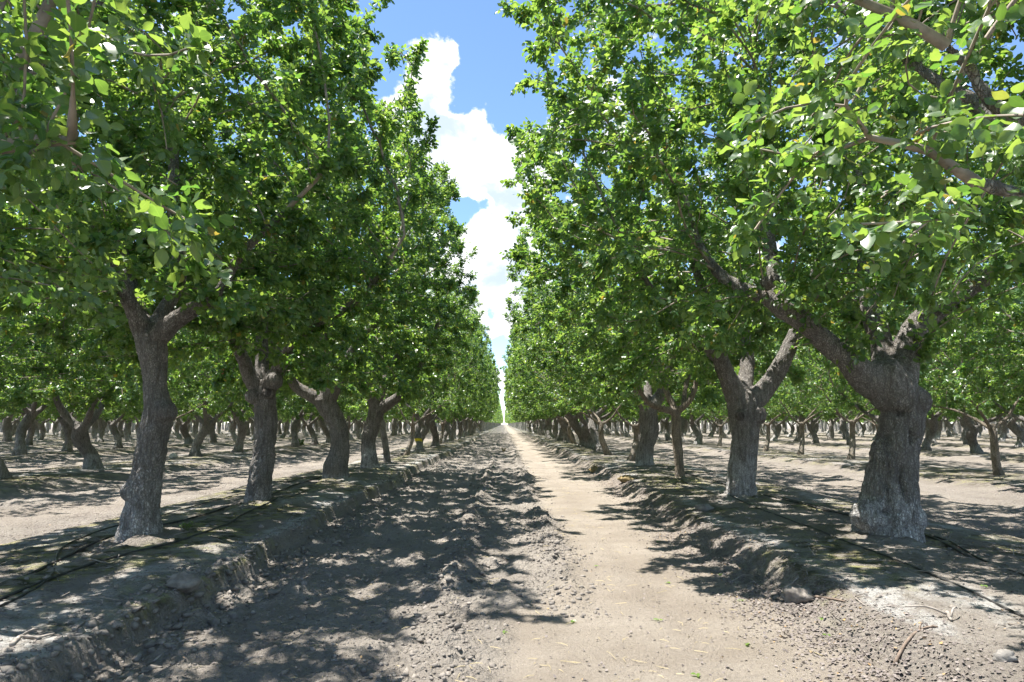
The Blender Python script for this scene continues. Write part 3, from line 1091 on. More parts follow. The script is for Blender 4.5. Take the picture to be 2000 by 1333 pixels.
HERO.append(dict(Y=17.9, side=-1, young=True, dark=True, label='thin dark young trunk beside the forked fourth tree on the left',
    trunk=[(757, 904, 15), (753, 870, 14), (747, 835, 13), (742, 805, 12)],
    limbs=[[(742, 805, 10, 0), (735, 770, 8, -.1), (720, 720, 6, -.2), (700, 640, 4, -.2)], [(743, 803, 9, 0), (760, 770, 7, 0), (775, 720, 5, 0), (790, 640, 4, 0)]],
    wash=(0.0, 0.3, 0.0), n=480, half=(2.3, 2.2), seed=25, leaves=26000, top=5.8))

taken = {-1: [], 1: []}
for h in HERO:
    Y = h['Y']
    base, sk = px_tree(Y, h['trunk'], h['limbs'])
    gz = 0.0
    rng = NP(h['seed'])
    s = Y / 1333.0
    blobs = [(at(p_[0], p_[1], Y + dy) - base, r_ * s) for p_, r_, dy in h.get('blobs', ())]
    dents = [(at(p_[0], p_[1], Y - 0.25) - base, r_, d_) for p_, r_, d_ in h.get('dents', ())]
    att = envelope(rng, h['n'], h['half'][0], h['half'][1], h.get('top', 6.7), low=2.0 if Y < 7 else 1.7, inner=-h['side'], seed=h['seed'] * 7)
    # the row's centre may differ from the leaning trunk
    att[:, 0] += (RX if h['side'] > 0 else LX) - base[0]
    root = tree_root(base, h['label'], ROWR if h['side'] > 0 else ROWL)
    young = h.get('young')
    make_tree(root, sk, att, rng, mat=(M_YOUNG if young and not h.get('dark') else M_BARK), voxel=0.0105 if Y < 7 else (0.013 if Y < 10 else 0.016), lod=1, leaves=h['leaves'], seed=h['seed'],
              blobs=blobs, dents=dents, wash=h['wash'], nuts=h.get('nuts', 0), lichen=h.get('lichen', 0.15), thick=0.012 if young else 0.024, rough=0.4 if young else 1.0)
    for (px, py, wpx, dy) in h.get('stubs', ()):
        c0 = at(px, py, Y + dy) - base
        dirn = np.array([rng.normal(0, .35), -1.0, rng.normal(0.1, .2)])
        dirn /= np.linalg.norm(dirn)
        rr = wpx * s / 2
        V, Q, T = tube(np.array([c0 - dirn * .10, c0 - dirn * .02, c0 + dirn * .03, c0 + dirn * .055, c0 + dirn * .05, c0 + dirn * .035]), np.array([1.35, 1.2, 1.08, 0.98, 0.72, 0.05]) * rr, 16)
        V = V + 0.006 * np.stack([fbm(V * 30, 2, 1), fbm(V * 30, 2, 2), fbm(V * 30, 2, 3)], -1)
        cc = np.zeros((len(V), 3))
        cc[16 * 3:, 2] = 0.5
        link('pruning_stub', mesh_np('pruning_stub', V, quads=Q, tris=T, color=cc, mats=[M_BARK]), root)
    taken[h['side']].append(Y)

# trees beside and behind the camera: trunks out of frame, boughs reaching in
CLOSE = [
    (3.5, 3.15, 1, 31, 'big-leaved boughs reaching in at the upper right from a trunk outside the frame',
     [[(3.45, 3.1, 1.7), (2.75, 2.75, 1.95), (2.15, 2.55, 2.05), (1.80, 2.5, 2.12), (1.60, 2.45, 2.22), (1.35, 2.4, 2.25)],
      [(3.45, 3.1, 1.8), (2.6, 2.8, 2.3), (2.0, 2.6, 2.45), (1.85, 2.55, 2.62), (1.62, 2.5, 2.75), (1.3, 2.5, 2.9), (0.95, 2.5, 3.0)],
      [(3.5, 3.2, 1.8), (3.6, 3.6, 2.6), (3.4, 3.8, 3.6), (3.3, 3.9, 4.8)], [(3.5, 3.2, 1.8), (4.3, 3.0, 2.4), (4.9, 2.9, 3.2), (5.2, 2.9, 4.2)],
      [(2.6, 2.8, 2.3), (2.3, 3.4, 3.0), (1.9, 3.8, 3.8), (1.5, 4.0, 4.6)]],
     [.08, .045, .034, .03, .024, .017, .012]),
    (-3.2, 3.2, -1, 32, 'broad-leaved boughs filling the upper left corner from a trunk outside the frame',
     [[(-3.2, 3.2, 1.7), (-2.6, 2.9, 2.0), (-2.15, 2.6, 2.25), (-1.9, 2.5, 2.5), (-1.75, 2.45, 2.75), (-1.62, 2.4, 3.0)],
      [(-3.2, 3.2, 1.7), (-2.5, 2.5, 1.95), (-1.9, 2.1, 2.0), (-1.4, 1.9, 2.0), (-1.15, 1.75, 1.95)],
      [(-3.2, 3.2, 1.8), (-3.3, 3.6, 2.6), (-3.0, 3.8, 3.6), (-2.9, 3.9, 4.8)], [(-3.2, 3.2, 1.8), (-4.0, 3.0, 2.4), (-4.6, 2.9, 3.2), (-4.9, 2.9, 4.2)],
      [(-2.6, 2.9, 2.1), (-2.5, 3.4, 3.0), (-2.2, 3.7, 3.8), (-2.0, 3.8, 4.6)]],
     [.10, .05, .035, .026, .022, .016]),
    (3.5, -0.1, 1, 33, 'tree standing beside the viewpoint on the right, trunk out of frame, shading the berm',
     [[(3.5, -.1, 1.8), (2.7, 0.1, 2.4), (2.0, 0.3, 3.0), (1.4, 0.4, 3.8)], [(3.5, -.1, 1.8), (3.6, .4, 2.6), (3.4, .7, 3.8)], [(3.5, -.1, 1.8), (4.3, -.3, 2.5), (4.9, -.3, 3.6)], [(3.5, -.1, 1.8), (3.2, -.8, 2.7), (3.0, -1.2, 3.8)]],
     [.10, .06, .04, .02]),
    (-3.2, 0.0, -1, 34, 'tree standing beside the viewpoint on the left, trunk out of frame, dappling near soil',
     [[(-3.2, 0, 1.8), (-2.4, 0.2, 2.4), (-1.8, 0.4, 3.0), (-1.3, 0.5, 3.8)], [(-3.2, 0, 1.8), (-3.3, .4, 2.6), (-3.1, .7, 3.8)], [(-3.2, 0, 1.8), (-4, -.3, 2.5), (-4.6, -.3, 3.6)], [(-3.2, 0, 1.8), (-2.9, -.8, 2.7), (-2.7, -1.2, 3.8)]],
     [.10, .06, .04, .02]),
]
for (bx, by, side, sd_, lab, limbs, rr) in CLOSE:
    base = np.array([bx, by, 0.0])
    rng = NP(sd_)
    sk = Skeleton()
    sk.add_poly(np.array([(bx, by, 0.05), (bx + .05, by, .6), (bx - .05, by, 1.2), (bx, by, 1.8)]) - base, [.27, .22, .22, .2], False)
    for L in limbs:
        r_ = np.interp(np.linspace(0, 1, len(L)), np.linspace(0, 1, len(rr)), rr)
        sk.add_poly(np.array(L) - base, r_, True)
    att = envelope(rng, 1000, 2.2 if side > 0 else 1.15, 2.5, 6.7, low=1.85, inner=-side, seed=sd_ * 5)
    wp = att + base
    if abs(by) > 1:      # a drooping skirt of leaves beside the camera
        q = rng.uniform(0, 1, (50, 3))
        sx = 1 if side > 0 else -1
        ex = np.stack([sx * ((0.9 if sx > 0 else 1.0) + 0.8 * q[:, 0]), 1.35 + 1.3 * q[:, 1], 1.62 + 1.1 * q[:, 2]], -1) - base
        att = np.vstack([att, ex])
        wp = att + base
    att = att[np.linalg.norm(wp - CAM, axis=1) > 1.3]
    root = tree_root(base, lab, ROWR if side > 0 else ROWL)
    make_tree(root, sk, att, rng, voxel=0.02, lod=0 if by > 1 else 1, leaves=30000 if side > 0 else 36000, seed=sd_, size=0.052, clear=camclear(base), nuts=3 if by > 1 else 0)
    taken[side].append(by)

# ------------------------------------------------------------------ generic trees: variants, then copies


def variant(seed, young=False, lod=1, leaves=60000, size=0.058, n=1150, name='pistachio_tree'):
    rng = NP(seed)
    sk = Skeleton()
    lean = rng.normal(0, 0.22, 2)
    ht = rng.uniform(1.05, 1.5)
    r0 = 0.075 if young else rng.uniform(0.125, 0.195)
    pts, rad = [], []
    for k, u in enumerate(np.linspace(0, 1, 6)):
        pts.append([lean[0] * u + 0.13 * math.sin(u * 4.5 + seed) * (0.4 if young else 1), lean[1] * u + 0.07 * math.sin(u * 5 + seed * 2), u * ht])
        rad.append(r0 * ((1.22, 1.0, 0.93, 0.97, 1.08, 0.98)[k] if not young else (1.1, 1, 1, 1.0, 1.0, .95)[k]))
    pts = np.array(pts)
    sk.add_poly(np.vstack([pts[0] - [0, 0, .2], pts]), [rad[0] * 1.05] + rad, False)
    a0 = rng.uniform(0, 6.28)
    nl = rng.integers(3, 5)
    for k in range(nl):
        a = a0 + k * 2 * math.pi / nl + rng.normal(0, 0.25)
        p_ = pts[-1].copy() - [0, 0, .1]
        L = [p_]
        d = np.array([math.cos(a), math.sin(a), rng.uniform(0.55, 1.1)])
        for j in range(5):
            d = d / np.linalg.norm(d)
            p_ = p_ + d * rng.uniform(0.36, 0.48)
            L.append(p_)
            d = d + rng.normal(0, 0.25, 3) + np.array([0, 0, 0.28])
        rl = r0 * rng.uniform(0.5, 0.66)
        sk.add_poly(L, [rl, rl * .85, rl * .7, rl * .55, rl * .4, rl * .25], True)
    att = envelope(rng, n, 2.75, 2.75, 6.6 if not young else 5.9, low=1.5, seed=seed * 3, shoots=14)
    root = tree_root((0, 0, 0), None, None, name)
    wz = rng.choice([0, 1, 2])
    wash = ((0.0, 0.5, 0.55), (0.22, 0.8, 0.6), (0.0, 0.8, 0.85))[wz]
    make_tree(root, sk, att, rng, mat=M_YOUNG if young else M_BARK, voxel=0.026 if not young else 0.018, lod=lod, leaves=leaves, seed=seed, size=size, wash=wash,
              thick=0.014 if young else 0.03, rough=0.5 if young else 1.1)
    return root


def copy_tree(src, loc, rz, sc, label, group):
    r = src.copy()
    COL.objects.link(r)
    r.location = loc
    r.rotation_euler = (0, 0, rz)
    r.scale = sc
    tag(r, label, 'tree', group)
    for ch in src.children:
        c = ch.copy()
        COL.objects.link(c)
        c.parent = r
    return r


VAR_NEAR = [variant(s) for s in (101, 102, 103, 104, 105)] + [variant(106, young=True, leaves=22000, n=620)]
VAR_FAR = [variant(s, lod=2, leaves=15000, size=0.10, n=600) for s in (201, 202, 203)]

rng = NP(77)
cands = []
for k, X in row_x.items():
    off = 0.0 if abs(k) == 1 else rng.uniform(0, 3)
    ys = np.arange(-6 + off, 170, 3.15) if abs(k) > 1 else np.arange(-3.0, 170, 3.15)
    for y in ys:
        x = X + rng.normal(0, 0.09)
        y2 = y + rng.normal(0, 0.12)
        if abs(k) == 1:
            lim = 18 if k > 0 else 20.0
            if -1.5 < y2 < lim - 0.6 and k > 0:
                continue
            if -1.5 < y2 < lim and k < 0:
                continue
        if y2 < -4:
            continue
        if abs(x) > 0.80 * (y2 + 5.0) + 1.5:
            continue
        cands.append((math.hypot(x, y2), k, x, y2))
cands.sort()
N_IND = 296 - len(HERO) - len(CLOSE)
ind, rest = cands[:N_IND], cands[N_IND:]

ORD = ['zeroth', 'first', 'second', 'third', 'fourth', 'fifth', 'sixth', 'seventh', 'eighth', 'ninth', 'tenth', 'eleventh', 'twelfth', 'thirteenth', 'fourteenth', 'fifteenth']


def in_frame(x, y):
    if y < 1:
        return False
    u = x / y * 1333 + 985
    return 0 < u < 2000


seq = {}
used = set()
yellow_done = False
for (dist, k, x, y) in sorted(ind, key=lambda c: c[3]):
    side = 'left' if k < 0 else 'right'
    ab = abs(k)
    if in_frame(x, y):
        seq[k] = seq.get(k, {(-1): 5, 1: 4}.get(k, 0)) + 1
    i = seq.get(k, 0)
    young = rng.random() < 0.24
    far = dist > 42
    band = False
    if k == -1 and i == 7 and not yellow_done:
        young, band, yellow_done = False, True, True
    if k == -1 and i == 6:
        young = True
    pool = VAR_FAR if far else VAR_NEAR
    vi = int(rng.integers(0, 3 if far else 5))
    if young and not far:
        vi = 5
    src = pool[vi]
    grp = (ROWL if k == -1 else ROWR if k == 1 else f'trees of the {ORD[ab]} row to the {side} of the lane')
    if ab == 1:
        rown = f'the {side} lane-side row'
    else:
        rown = f'the {ORD[ab]} row to the {side} of the lane'
    if band:
        label = 'tree with a bright yellow band round its trunk in the lane-side row on the left'
    elif not in_frame(x, y):
        label = f'tree of {rown}, only outer crown in frame'
    elif i <= (12 if ab < 3 else 7):
        label = f'{"slim young" if vi == 5 and not far else "leafy old"} tree, {ORD[i]} trunk along {rown}'
    else:
        label = f'small distant tree deep down {rown}'
    sx = 1.0 if ab > 1 else (1.21 if k > 0 else 0.92)
    sc = rng.uniform(0.93, 1.07)
    rz = (0 if rng.random() < 0.5 else math.pi) + rng.normal(0, 0.16)
    loc = (x, y, float(ground_h(x, y)[0]) - 0.06 if dist < 60 else BERM * 0.5)
    sca = (sc * sx, sc, sc * rng.uniform(0.95, 1.05))
    if id(src) not in used:
        used.add(id(src))
        src.location, src.rotation_euler, src.scale = loc, (0, 0, rz), sca
        tag(src, label, 'tree', grp)
        tr = src
    else:
        tr = copy_tree(src, loc, rz, sca, label, grp)
    if band:
        tk = [c for c in tr.children if c.name.startswith('trunk')][0]
        co = np.zeros(len(tk.data.vertices) * 3, np.float32)
        tk.data.vertices.foreach_get('co', co)
        co = co.reshape(-1, 3)
        zs = np.linspace(0.54, 0.66, 6)
        a = np.arange(24) * 2 * math.pi / 24
        V = []
        for z_ in zs:
            rg = co[np.abs(co[:, 2] - z_) < 0.06]
            cc = (rg.min(0) + rg.max(0)) / 2
            dl = rg[:, :2] - cc[:2]
            an, rd = np.arctan2(dl[:, 1], dl[:, 0]), np.hypot(dl[:, 0], dl[:, 1])
            for q in a:
                dd = np.abs((an - q + math.pi) % (2 * math.pi) - math.pi)
                rq = np.percentile(rd[dd < 0.3], 85) + 0.004
                V.append([cc[0] + rq * math.cos(q), cc[1] + rq * math.sin(q), z_ + 0.012 * math.sin(3 * q)])
        i6 = np.arange(5)[:, None] * 24
        j6 = np.arange(24)[None]
        Q = np.stack([i6 + j6, i6 + (j6 + 1) % 24, i6 + 24 + (j6 + 1) % 24, i6 + 24 + j6], -1).reshape(-1, 4)
        bo = link('painted_band', mesh_np('painted_band', np.array(V), quads=Q, mats=[simple_material('yellow_paint', (0.62, 0.46, 0.03), 0.7, 0.3, 0.2, 30)]), tr)
        bo['label'] = 'bright yellow band'
for v in VAR_NEAR + VAR_FAR:
    if id(v) not in used:
        for c in list(v.children):
            bpy.data.objects.remove(c)
        bpy.data.objects.remove(v)

# ------------------------------------------------------------------ the orchard beyond: one mass
A = Acc()
L_b, L_a, L_n, L_l = [], [], [], []
rng = NP(500)
more = [(0, k, row_x[k] + rng.normal(0, .1), y) for k in (-1, 1) for y in np.arange(172, 620, 3.15)]
more += [(0, k, row_x[k] + rng.normal(0, .1), y) for k in (-2, 2, -3, 3, -4, 4) for y in np.arange(172, 320, 4.5)]
for (dist, k, x, y) in rest + more:
    nl = 900 if abs(k) == 1 else (170 if y < 110 else 110)
    zt = rng.uniform(6.1, 6.9)
    r0 = rng.uniform(0.14, 0.22)
    ht = rng.uniform(1.2, 1.6)
    V, Q, T = tube(np.array([[x, y, -.1], [x + rng.normal(0, .06), y, .7], [x + rng.normal(0, .1), y, ht + .5]]), np.array([r0 * 1.2, r0, r0]), 6, False)
    A.add(V, Q, T, np.tile([[0.3, 0, 0]], (len(V), 1)))
    pp = rng.uniform(-1, 1, (nl * 2, 3))
    q = (np.abs(pp[:, :2]) ** 3).sum(1)
    pp = pp[(q < 1)][:nl]
    hw = (2.4 if k < 0 else 3.2) if abs(k) == 1 else 2.7
    z = 1.6 + (pp[:, 2] + 1) / 2 * (zt - 1.6)
    wz = (0.72 + 0.28 * sstep(1.6, 3.4, z)) * (1 - np.clip((z - (zt - 1.5)) / 1.5, 0, 1) ** 3 * 0.6)
    L_b.append(np.stack([x + pp[:, 0] * hw * wz, y + pp[:, 1] * 1.9, z], -1))
    n_ = len(pp)
    L_l.append(np.full(n_, 0.24 if abs(k) == 1 else 0.45) * rng.uniform(0.7, 1.2, n_))
B_ = np.concatenate(L_b)
n_ = len(B_)
far_leaf = leaf_mesh('far_leaf', B_, rng.normal(0, 1, (n_, 3)), rng.normal(0, .6, (n_, 3)) + np.array([0, 0, .6]), np.concatenate(L_l), rng, 2)
vf = np.zeros(len(far_leaf.vertices) * 3, np.float32)
far_leaf.vertices.foreach_get('co', vf)
cf = np.zeros(len(far_leaf.vertices) * 4, np.float32)
far_leaf.color_attributes['col'].data.foreach_get('color', cf)
far = link('distant_orchard', far_leaf)
tag(far, 'mass of small distant orchard trees closing the horizon behind the countable trunks', 'trees', None, 'stuff')
ft = A.mesh('distant_trunks', [M_BARK])
fo = link('trunks', ft, far)
fo['kind'] = 'stuff'

# ------------------------------------------------------------------ irrigation hoses
M_HOSE = simple_material('black_hose', (0.045, 0.043, 0.042), 0.55, 0.4, 0.6, 14)


def hose(pts, r, label, seed):
    P, _ = resample([(a, b_, 0) for a, b_ in pts], [r] * len(pts), 0.12)
    P[:, 0] += 0.05 * fbm(P3(P[:, 1] * 0.8, P[:, 1] * 0 + seed), 3, seed)
    hz = ground_h(P[:, 0], P[:, 1])
    hz = np.convolve(np.pad(hz, 2, 'edge'), np.ones(5) / 5, 'valid')
    P[:, 2] = np.maximum(hz, ground_h(P[:, 0], P[:, 1]) - 0.01) + r * 0.8
    V, Q, T = tube(P, np.full(len(P), r), 10)
    A = Acc()
    A.add(V, Q, T)
    o = link('irrigation_hose', A.mesh('irrigation_hose', [M_HOSE]))
    tag(o, label, 'hose', 'black irrigation hoses')


hose([(-3.2, 2.6), (-3.25, 4.4), (-3.5, 5.75), (-3.62, 7.2), (-3.4, 9.5), (-3.65, 12.6), (-3.5, 16), (-3.6, 22), (-3.5, 32)], 0.0110, 'thick black hose running behind the near left trunks', 1)
hose([(-2.85, 2.6), (-2.9, 3.9), (-2.98, 5.0), (-2.78, 6.0), (-2.75, 6.8), (-2.9, 8.2), (-3.0, 10.5)], 0.0093, 'black hose crossing the mossy left berm in front of the nearest trunk', 2)
hose([(-2.55, 2.4), (-2.75, 3.4), (-2.95, 4.6), (-3.9, 6.4), (-4.0, 9), (-3.9, 14)], 0.007, 'thin grey-black dripline at the outer edge of the left berm', 3)
hose([(3.2, 3.6), (3.42, 4.5), (3.62, 5.3), (3.92, 6.5), (3.95, 8), (3.85, 10.5), (3.9, 15), (3.8, 24)], 0.0119, 'black hose curving round the thick right trunk toward the frame edge', 4)
hose([(3.4, 3.6), (3.56, 4.6), (3.70, 5.4), (3.96, 6.5), (4.02, 8), (4.0, 10)], 0.0093, 'second black hose beside the one at the thick right trunk', 5)
hose([(2.65, 3.2), (2.82, 4.2), (2.88, 5.4), (2.95, 6.8), (3.0, 8.2), (3.05, 11), (3.1, 15)], 0.007, 'thin dripline along the right berm between lane and trunks', 6)

# ------------------------------------------------------------------ loose clods, litter, straw (uncountable)
rng = NP(900)
ICO_V = []
ph = (1 + 5 ** .5) / 2
for s1_ in (-1, 1):
    for s2_ in (-1, 1):
        ICO_V += [(0, s1_, s2_ * ph), (s1_, s2_ * ph, 0), (s2_ * ph, 0, s1_)]
ICO_V = np.array(ICO_V) / math.hypot(1, ph)
ICO_F = []
for a in range(12):
    for b_ in range(a + 1, 12):
        for c_ in range(b_ + 1, 12):
            d_ = [np.linalg.norm(ICO_V[i] - ICO_V[j]) for i, j in ((a, b_), (b_, c_), (a, c_))]
            if max(d_) < 1.2:
                f = (a, b_, c_)
                nrm = np.cross(ICO_V[b_] - ICO_V[a], ICO_V[c_] - ICO_V[a])
                ICO_F.append(f if nrm @ ICO_V[a] > 0 else (a, c_, b_))
ICO_F = np.array(ICO_F)


def sample_lane(n, xs, y0, y1, power=1.0):
    """points denser towards the viewer"""
    u = rng.random(n)
    y = y0 * (y1 / y0) ** u
    return xs(n), y


def clod_points():
    X, Y, S = [], [], []
    for c, wd, n, smax in ((-0.36, 0.15, 5200, .022), (0.42, 0.14, 4600, .020), (-1.9, 0.17, 6500, .030), (1.75, 0.2, 800, .012), (-1.1, 0.55, 9000, .016), (1.0, 0.5, 1200, .005), (-2.9, 0.5, 900, .02), (3.0, 0.6, 1800, .016), (-2.2, 0.10, 1500, .016), (2.0, 0.2, 900, .014)):
        y = 1.6 * (26 / 1.6) ** rng.random(n)
        X.append(c + rng.normal(0, wd, n))
        Y.append(y)
        S.append((0.004 + smax * rng.random(n) ** 6) * np.minimum(1.0, 0.6 + y / 12))
        if c == 0.42:
            Y[-1] = np.where(Y[-1] < 4.4, 4.4 + Y[-1], Y[-1])
    return np.concatenate(X), np.concatenate(Y), np.concatenate(S)


X, Y, S = clod_points()
n = len(X)
hz = ground_h(X, Y)
sh = 1 + rng.normal(0, 0.34, (n, 12)).clip(-.65, .8)
sc = np.stack([rng.uniform(.8, 1.3, n), rng.uniform(.8, 1.3, n), rng.uniform(.55, .9, n)], -1)
V = ICO_V[None] * sh[:, :, None] * sc[:, None] * S[:, None, None]
V += np.stack([X, Y, hz + S * 0.12], -1)[:, None]
T = (np.arange(n)[:, None, None] * 12 + ICO_F[None]).reshape(-1, 3)
M_CLOD = simple_material('soil_clod', (0.215, 0.192, 0.170), 0.95, 0.1, 0.3, 18, 0.01)
clods = link('soil_clods', mesh_np('soil_clods', V.reshape(-1, 3), tris=T, smooth=False, mats=[M_CLOD]))
tag(clods, 'loose crumbled soil clods strewn along the ridges of the lane', 'soil', None, 'stuff')


def scatter_leaves(n, xs, y0, y1, size, name, mat, lift=0.006):
    X, Y = xs(n), y0 * (y1 / y0) ** rng.random(n)
    X = np.where((X > 1.2) & (X < 2.4), X + 0.40 * sstep(4, 13, Y), X)
    hz = ground_h(X, Y)
    a = rng.uniform(0, 6.28, n)
    ax = np.stack([np.cos(a), np.sin(a), rng.normal(0, 0.25, n)], -1)
    nr = np.stack([rng.normal(0, .3, n), rng.normal(0, .3, n), np.ones(n)], -1)
    return leaf_mesh(name, np.stack([X, Y, hz + lift], -1), ax, nr, size * rng.uniform(.5, 1.25, n), rng, 1, [mat])


def dead_leaf_material():
    m, t = material('dead_leaf')
    at_ = t.n('ShaderNodeAttribute', attribute_name='col')
    sp = t.n('ShaderNodeSeparateColor')
    t.l(at_.outputs['Color'], sp.inputs[0])
    c = t.mix(sp.outputs[0], (0.10, 0.083, 0.077), (0.225, 0.192, 0.178))
    c = t.mix(t.ramp(sp.outputs[2], 0.96, 0.99), c, (0.34, 0.22, 0.10))
    p = t.n('ShaderNodeBsdfPrincipled')
    t.l(c, p.inputs['Base Color'])
    p.inputs['Roughness'].default_value = 0.8
    o = t.n('ShaderNodeOutputMaterial')
    t.l(p.outputs[0], o.inputs[0])
    return m


M_DEAD = dead_leaf_material()


def litter_x(n):
    r = rng.random(n)
    return np.where(r < 0.45, 1.80 + rng.normal(0, 0.20, n), np.where(r < 0.70, rng.uniform(2.0, 7.5, n), np.where(r < 0.92, rng.uniform(-7.5, -2.1, n), rng.uniform(-1.9, 1.7, n))))


lit = link('leaf_litter', scatter_leaves(38000, litter_x, 1.9, 30, 0.019, 'leaf_litter', M_DEAD))
tag(lit, 'dry grey-brown leaf litter banked along the right edge of the lane', 'litter', None, 'stuff')

n = 800
r = rng.random(n)
cxs, cys = rng.uniform(-1.2, 1.6, 60), 1.7 * (14 / 1.7) ** rng.random(60)
ci = rng.integers(0, 60, n)
X = np.where(r < .6, cxs[ci] + rng.normal(0, .12, n), rng.uniform(-1.9, 1.7, n))
Y = np.where(r < .6, np.maximum(cys[ci] + rng.normal(0, .12, n), 1.6), 1.7 * (16 / 1.7) ** rng.random(n))
a = rng.uniform(0, 6.28, n)
Ls = rng.uniform(0.015, 0.09, n)
hz = ground_h(X, Y)
dirs = np.stack([np.cos(a), np.sin(a), rng.uniform(-.05, .25, n)], -1)
sdv = np.stack([-np.sin(a), np.cos(a), np.zeros(n)], -1) * 0.0011
b0 = np.stack([X, Y, hz + 0.006], -1)
bend = rng.normal(0, .18, n)[:, None] * np.stack([-np.sin(a), np.cos(a), np.zeros(n)], -1)
mid = b0 + (dirs * .5 + bend * .5) * Ls[:, None]
end = b0 + dirs * Ls[:, None] - np.array([0, 0, .004])
upv = np.array([0, 0, 0.0022])
V = np.stack([b0 - sdv, b0 + sdv, mid + sdv, mid - sdv, end + sdv * .5, end - sdv * .5, b0 + upv, mid + upv * 1.3, end + upv * .6], 1)
f = np.array([[0, 6, 7, 3], [6, 1, 2, 7], [3, 7, 8, 5], [7, 2, 4, 8]])
Q = (np.arange(n)[:, None, None] * 9 + f[None]).reshape(-1, 4)
nt_ = 700
X = np.where(rng.random(nt_) < .5, rng.uniform(1.7, 6.0, nt_), rng.uniform(-6.0, -2.1, nt_))
Y = 2.4 * (24 / 2.4) ** rng.random(nt_)
TW = Acc()
for x_, y_, z_ in zip(X, Y, ground_h(X, Y)):
    a_ = rng.uniform(0, 6.28)
    L_ = rng.uniform(0.06, 0.30)
    k_ = np.array([[0, 0, 0], [.45, rng.normal(0, .12), .10], [1, rng.normal(0, .2), rng.uniform(0, .12)]]) * L_
    R_ = np.array([[math.cos(a_), -math.sin(a_), 0], [math.sin(a_), math.cos(a_), 0], [0, 0, 1]])
    rr_ = rng.uniform(.0018, .0045)
    V2, Q2, T2 = tube(k_ @ R_.T + [x_, y_, z_ + rr_], np.array([rr_, rr_ * .8, rr_ * .5]), 5)
    TW.add(V2, Q2, T2)
tw = link('twigs', TW.mesh('twigs', [simple_material('dry_twigs', (0.27, 0.235, 0.205), 0.9, 0.2, 0.4, 6)]))
tag(tw, 'small dry twigs strewn over the berms and alleys', 'twigs', None, 'stuff')
straw = link('straw', mesh_np('straw', V.reshape(-1, 3), quads=Q, mats=[simple_material('straw', (0.36, 0.30, 0.18), 0.8, 0.2, 0.3, 3)]))
tag(straw, 'thin dry straw stems scattered over the lane', 'straw', None, 'stuff')

# ------------------------------------------------------------------ fallen sticks, stones, fresh leaves
M_STICK = simple_material('dead_stick', (0.30, 0.265, 0.235), 0.9, 0.2, 0.35, 25, 0.004)
M_STICKR = simple_material('red_brown_stick', (0.19, 0.145, 0.115), 0.85, 0.2, 0.3, 25, 0.004)


def stick(pts, r, label, forks=(), mat=M_STICK):
    g = [on_ground(px, py, zz) for px, py, zz in pts]
    P = np.array([[q[0], q[1], 0] for q in g])
    P[:, 2] = ground_h(P[:, 0], P[:, 1]) + r
    pr = np.linspace(r, r * .5, len(P))
    P2, R2 = resample(P, pr, 0.03)
    P2 += 0.006 * np.stack([fbm(P2 * 15, 2, 3), fbm(P2 * 15, 2, 4), 0.5 * fbm(P2 * 15, 2, 5)], -1)
    A = Acc()
    V, Q, T = tube(P2, R2, 8)
    A.add(V, Q, T)
    for u, dx, dy, dz in forks:
        q = P2[int(u * (len(P2) - 1))]
        e = q + np.array([dx, dy, dz])
        F = np.array([q, (q + e) / 2 + [0, 0, .02], e])
        F2, FR = resample(F, [r * .6, r * .5, r * .3], 0.03)
        V, Q, T = tube(F2, FR, 6)
        A.add(V, Q, T)
    o = link('fallen_stick', A.mesh('fallen_stick', [mat]))
    tag(o, label, 'stick', 'fallen sticks')


stick([(1850, 1195, .2), (1857, 1215, .17), (1858, 1240, .12)], 0.011, 'pale forked stick standing out of the white crust on the right berm', [(.3, -.2, .05, .03), (.6, .06, .04, .05)])
stick([(1745, 1300, .05), (1780, 1290, .05), (1815, 1278, .05), (1835, 1280, .05)], 0.009, 'reddish brown stick lying by the lane edge at the lower right', [(.7, .07, .08, .01)], M_STICKR)
stick([(1560, 1150, .05), (1540, 1152, .04), (1505, 1146, .04)], 0.008, 'thin grey stick on the tan soil beside the litter bank', [])
stick([(20, 1290, .12), (40, 1255, .16), (75, 1240, .2), (108, 1228, .2)], 0.011, 'bent pale stick lying over the mossy corner of the left berm', [(.5, .05, .10, .0)])
stick([(140, 1285, .04), (160, 1268, .04), (185, 1258, .04)], 0.009, 'short curved stick on the loose soil below the left berm', [])
stick([(300, 1290, .02), (345, 1265, .02), (385, 1248, .02)], 0.006, 'long thin stick on clods in the shaded lane foot', [])
stick([(1180, 905, .2), (1186, 918, .18), (1192, 930, .12)], 0.012, 'pale arched stick hanging over the right berm edge far up the lane', [])
stick([(1550, 1150, .1), (1600, 1160, .12), (1650, 1172, .15)], 0.010, 'dark stick half buried in litter on the right berm slope', [], M_STICKR)


def lumpy(name, px, py, z, size, mat, label, cat, flat=0.6, seed=1):
    q = on_ground(px, py, z)
    zz = float(ground_h(q[0], q[1])[0])
    us = np.linspace(0.02, math.pi - 0.02, 16)
    vs = np.arange(24) * 2 * math.pi / 24
    d = np.array([[math.sin(u) * math.cos(v), math.sin(u) * math.sin(v), math.cos(u)] for u in us for v in vs])
    rr = 1 + 0.45 * fbm(d * 1.6 + seed, 3, seed) + 0.28 * fbm(d * 5 + seed, 3, seed)
    V = d * rr[:, None] * np.array([size, size * .85, size * flat]) + np.array([0, 0, size * flat * .45])
    i = np.arange(15)[:, None] * 24
    j = np.arange(24)[None]
    Q = np.stack([i + j, i + 24 + j, i + 24 + (j + 1) % 24, i + (j + 1) % 24], -1).reshape(-1, 4)
    o = link(name, mesh_np(name, V, quads=Q, mats=[mat]))
    o.location = (q[0], q[1], zz)
    tag(o, label, cat)


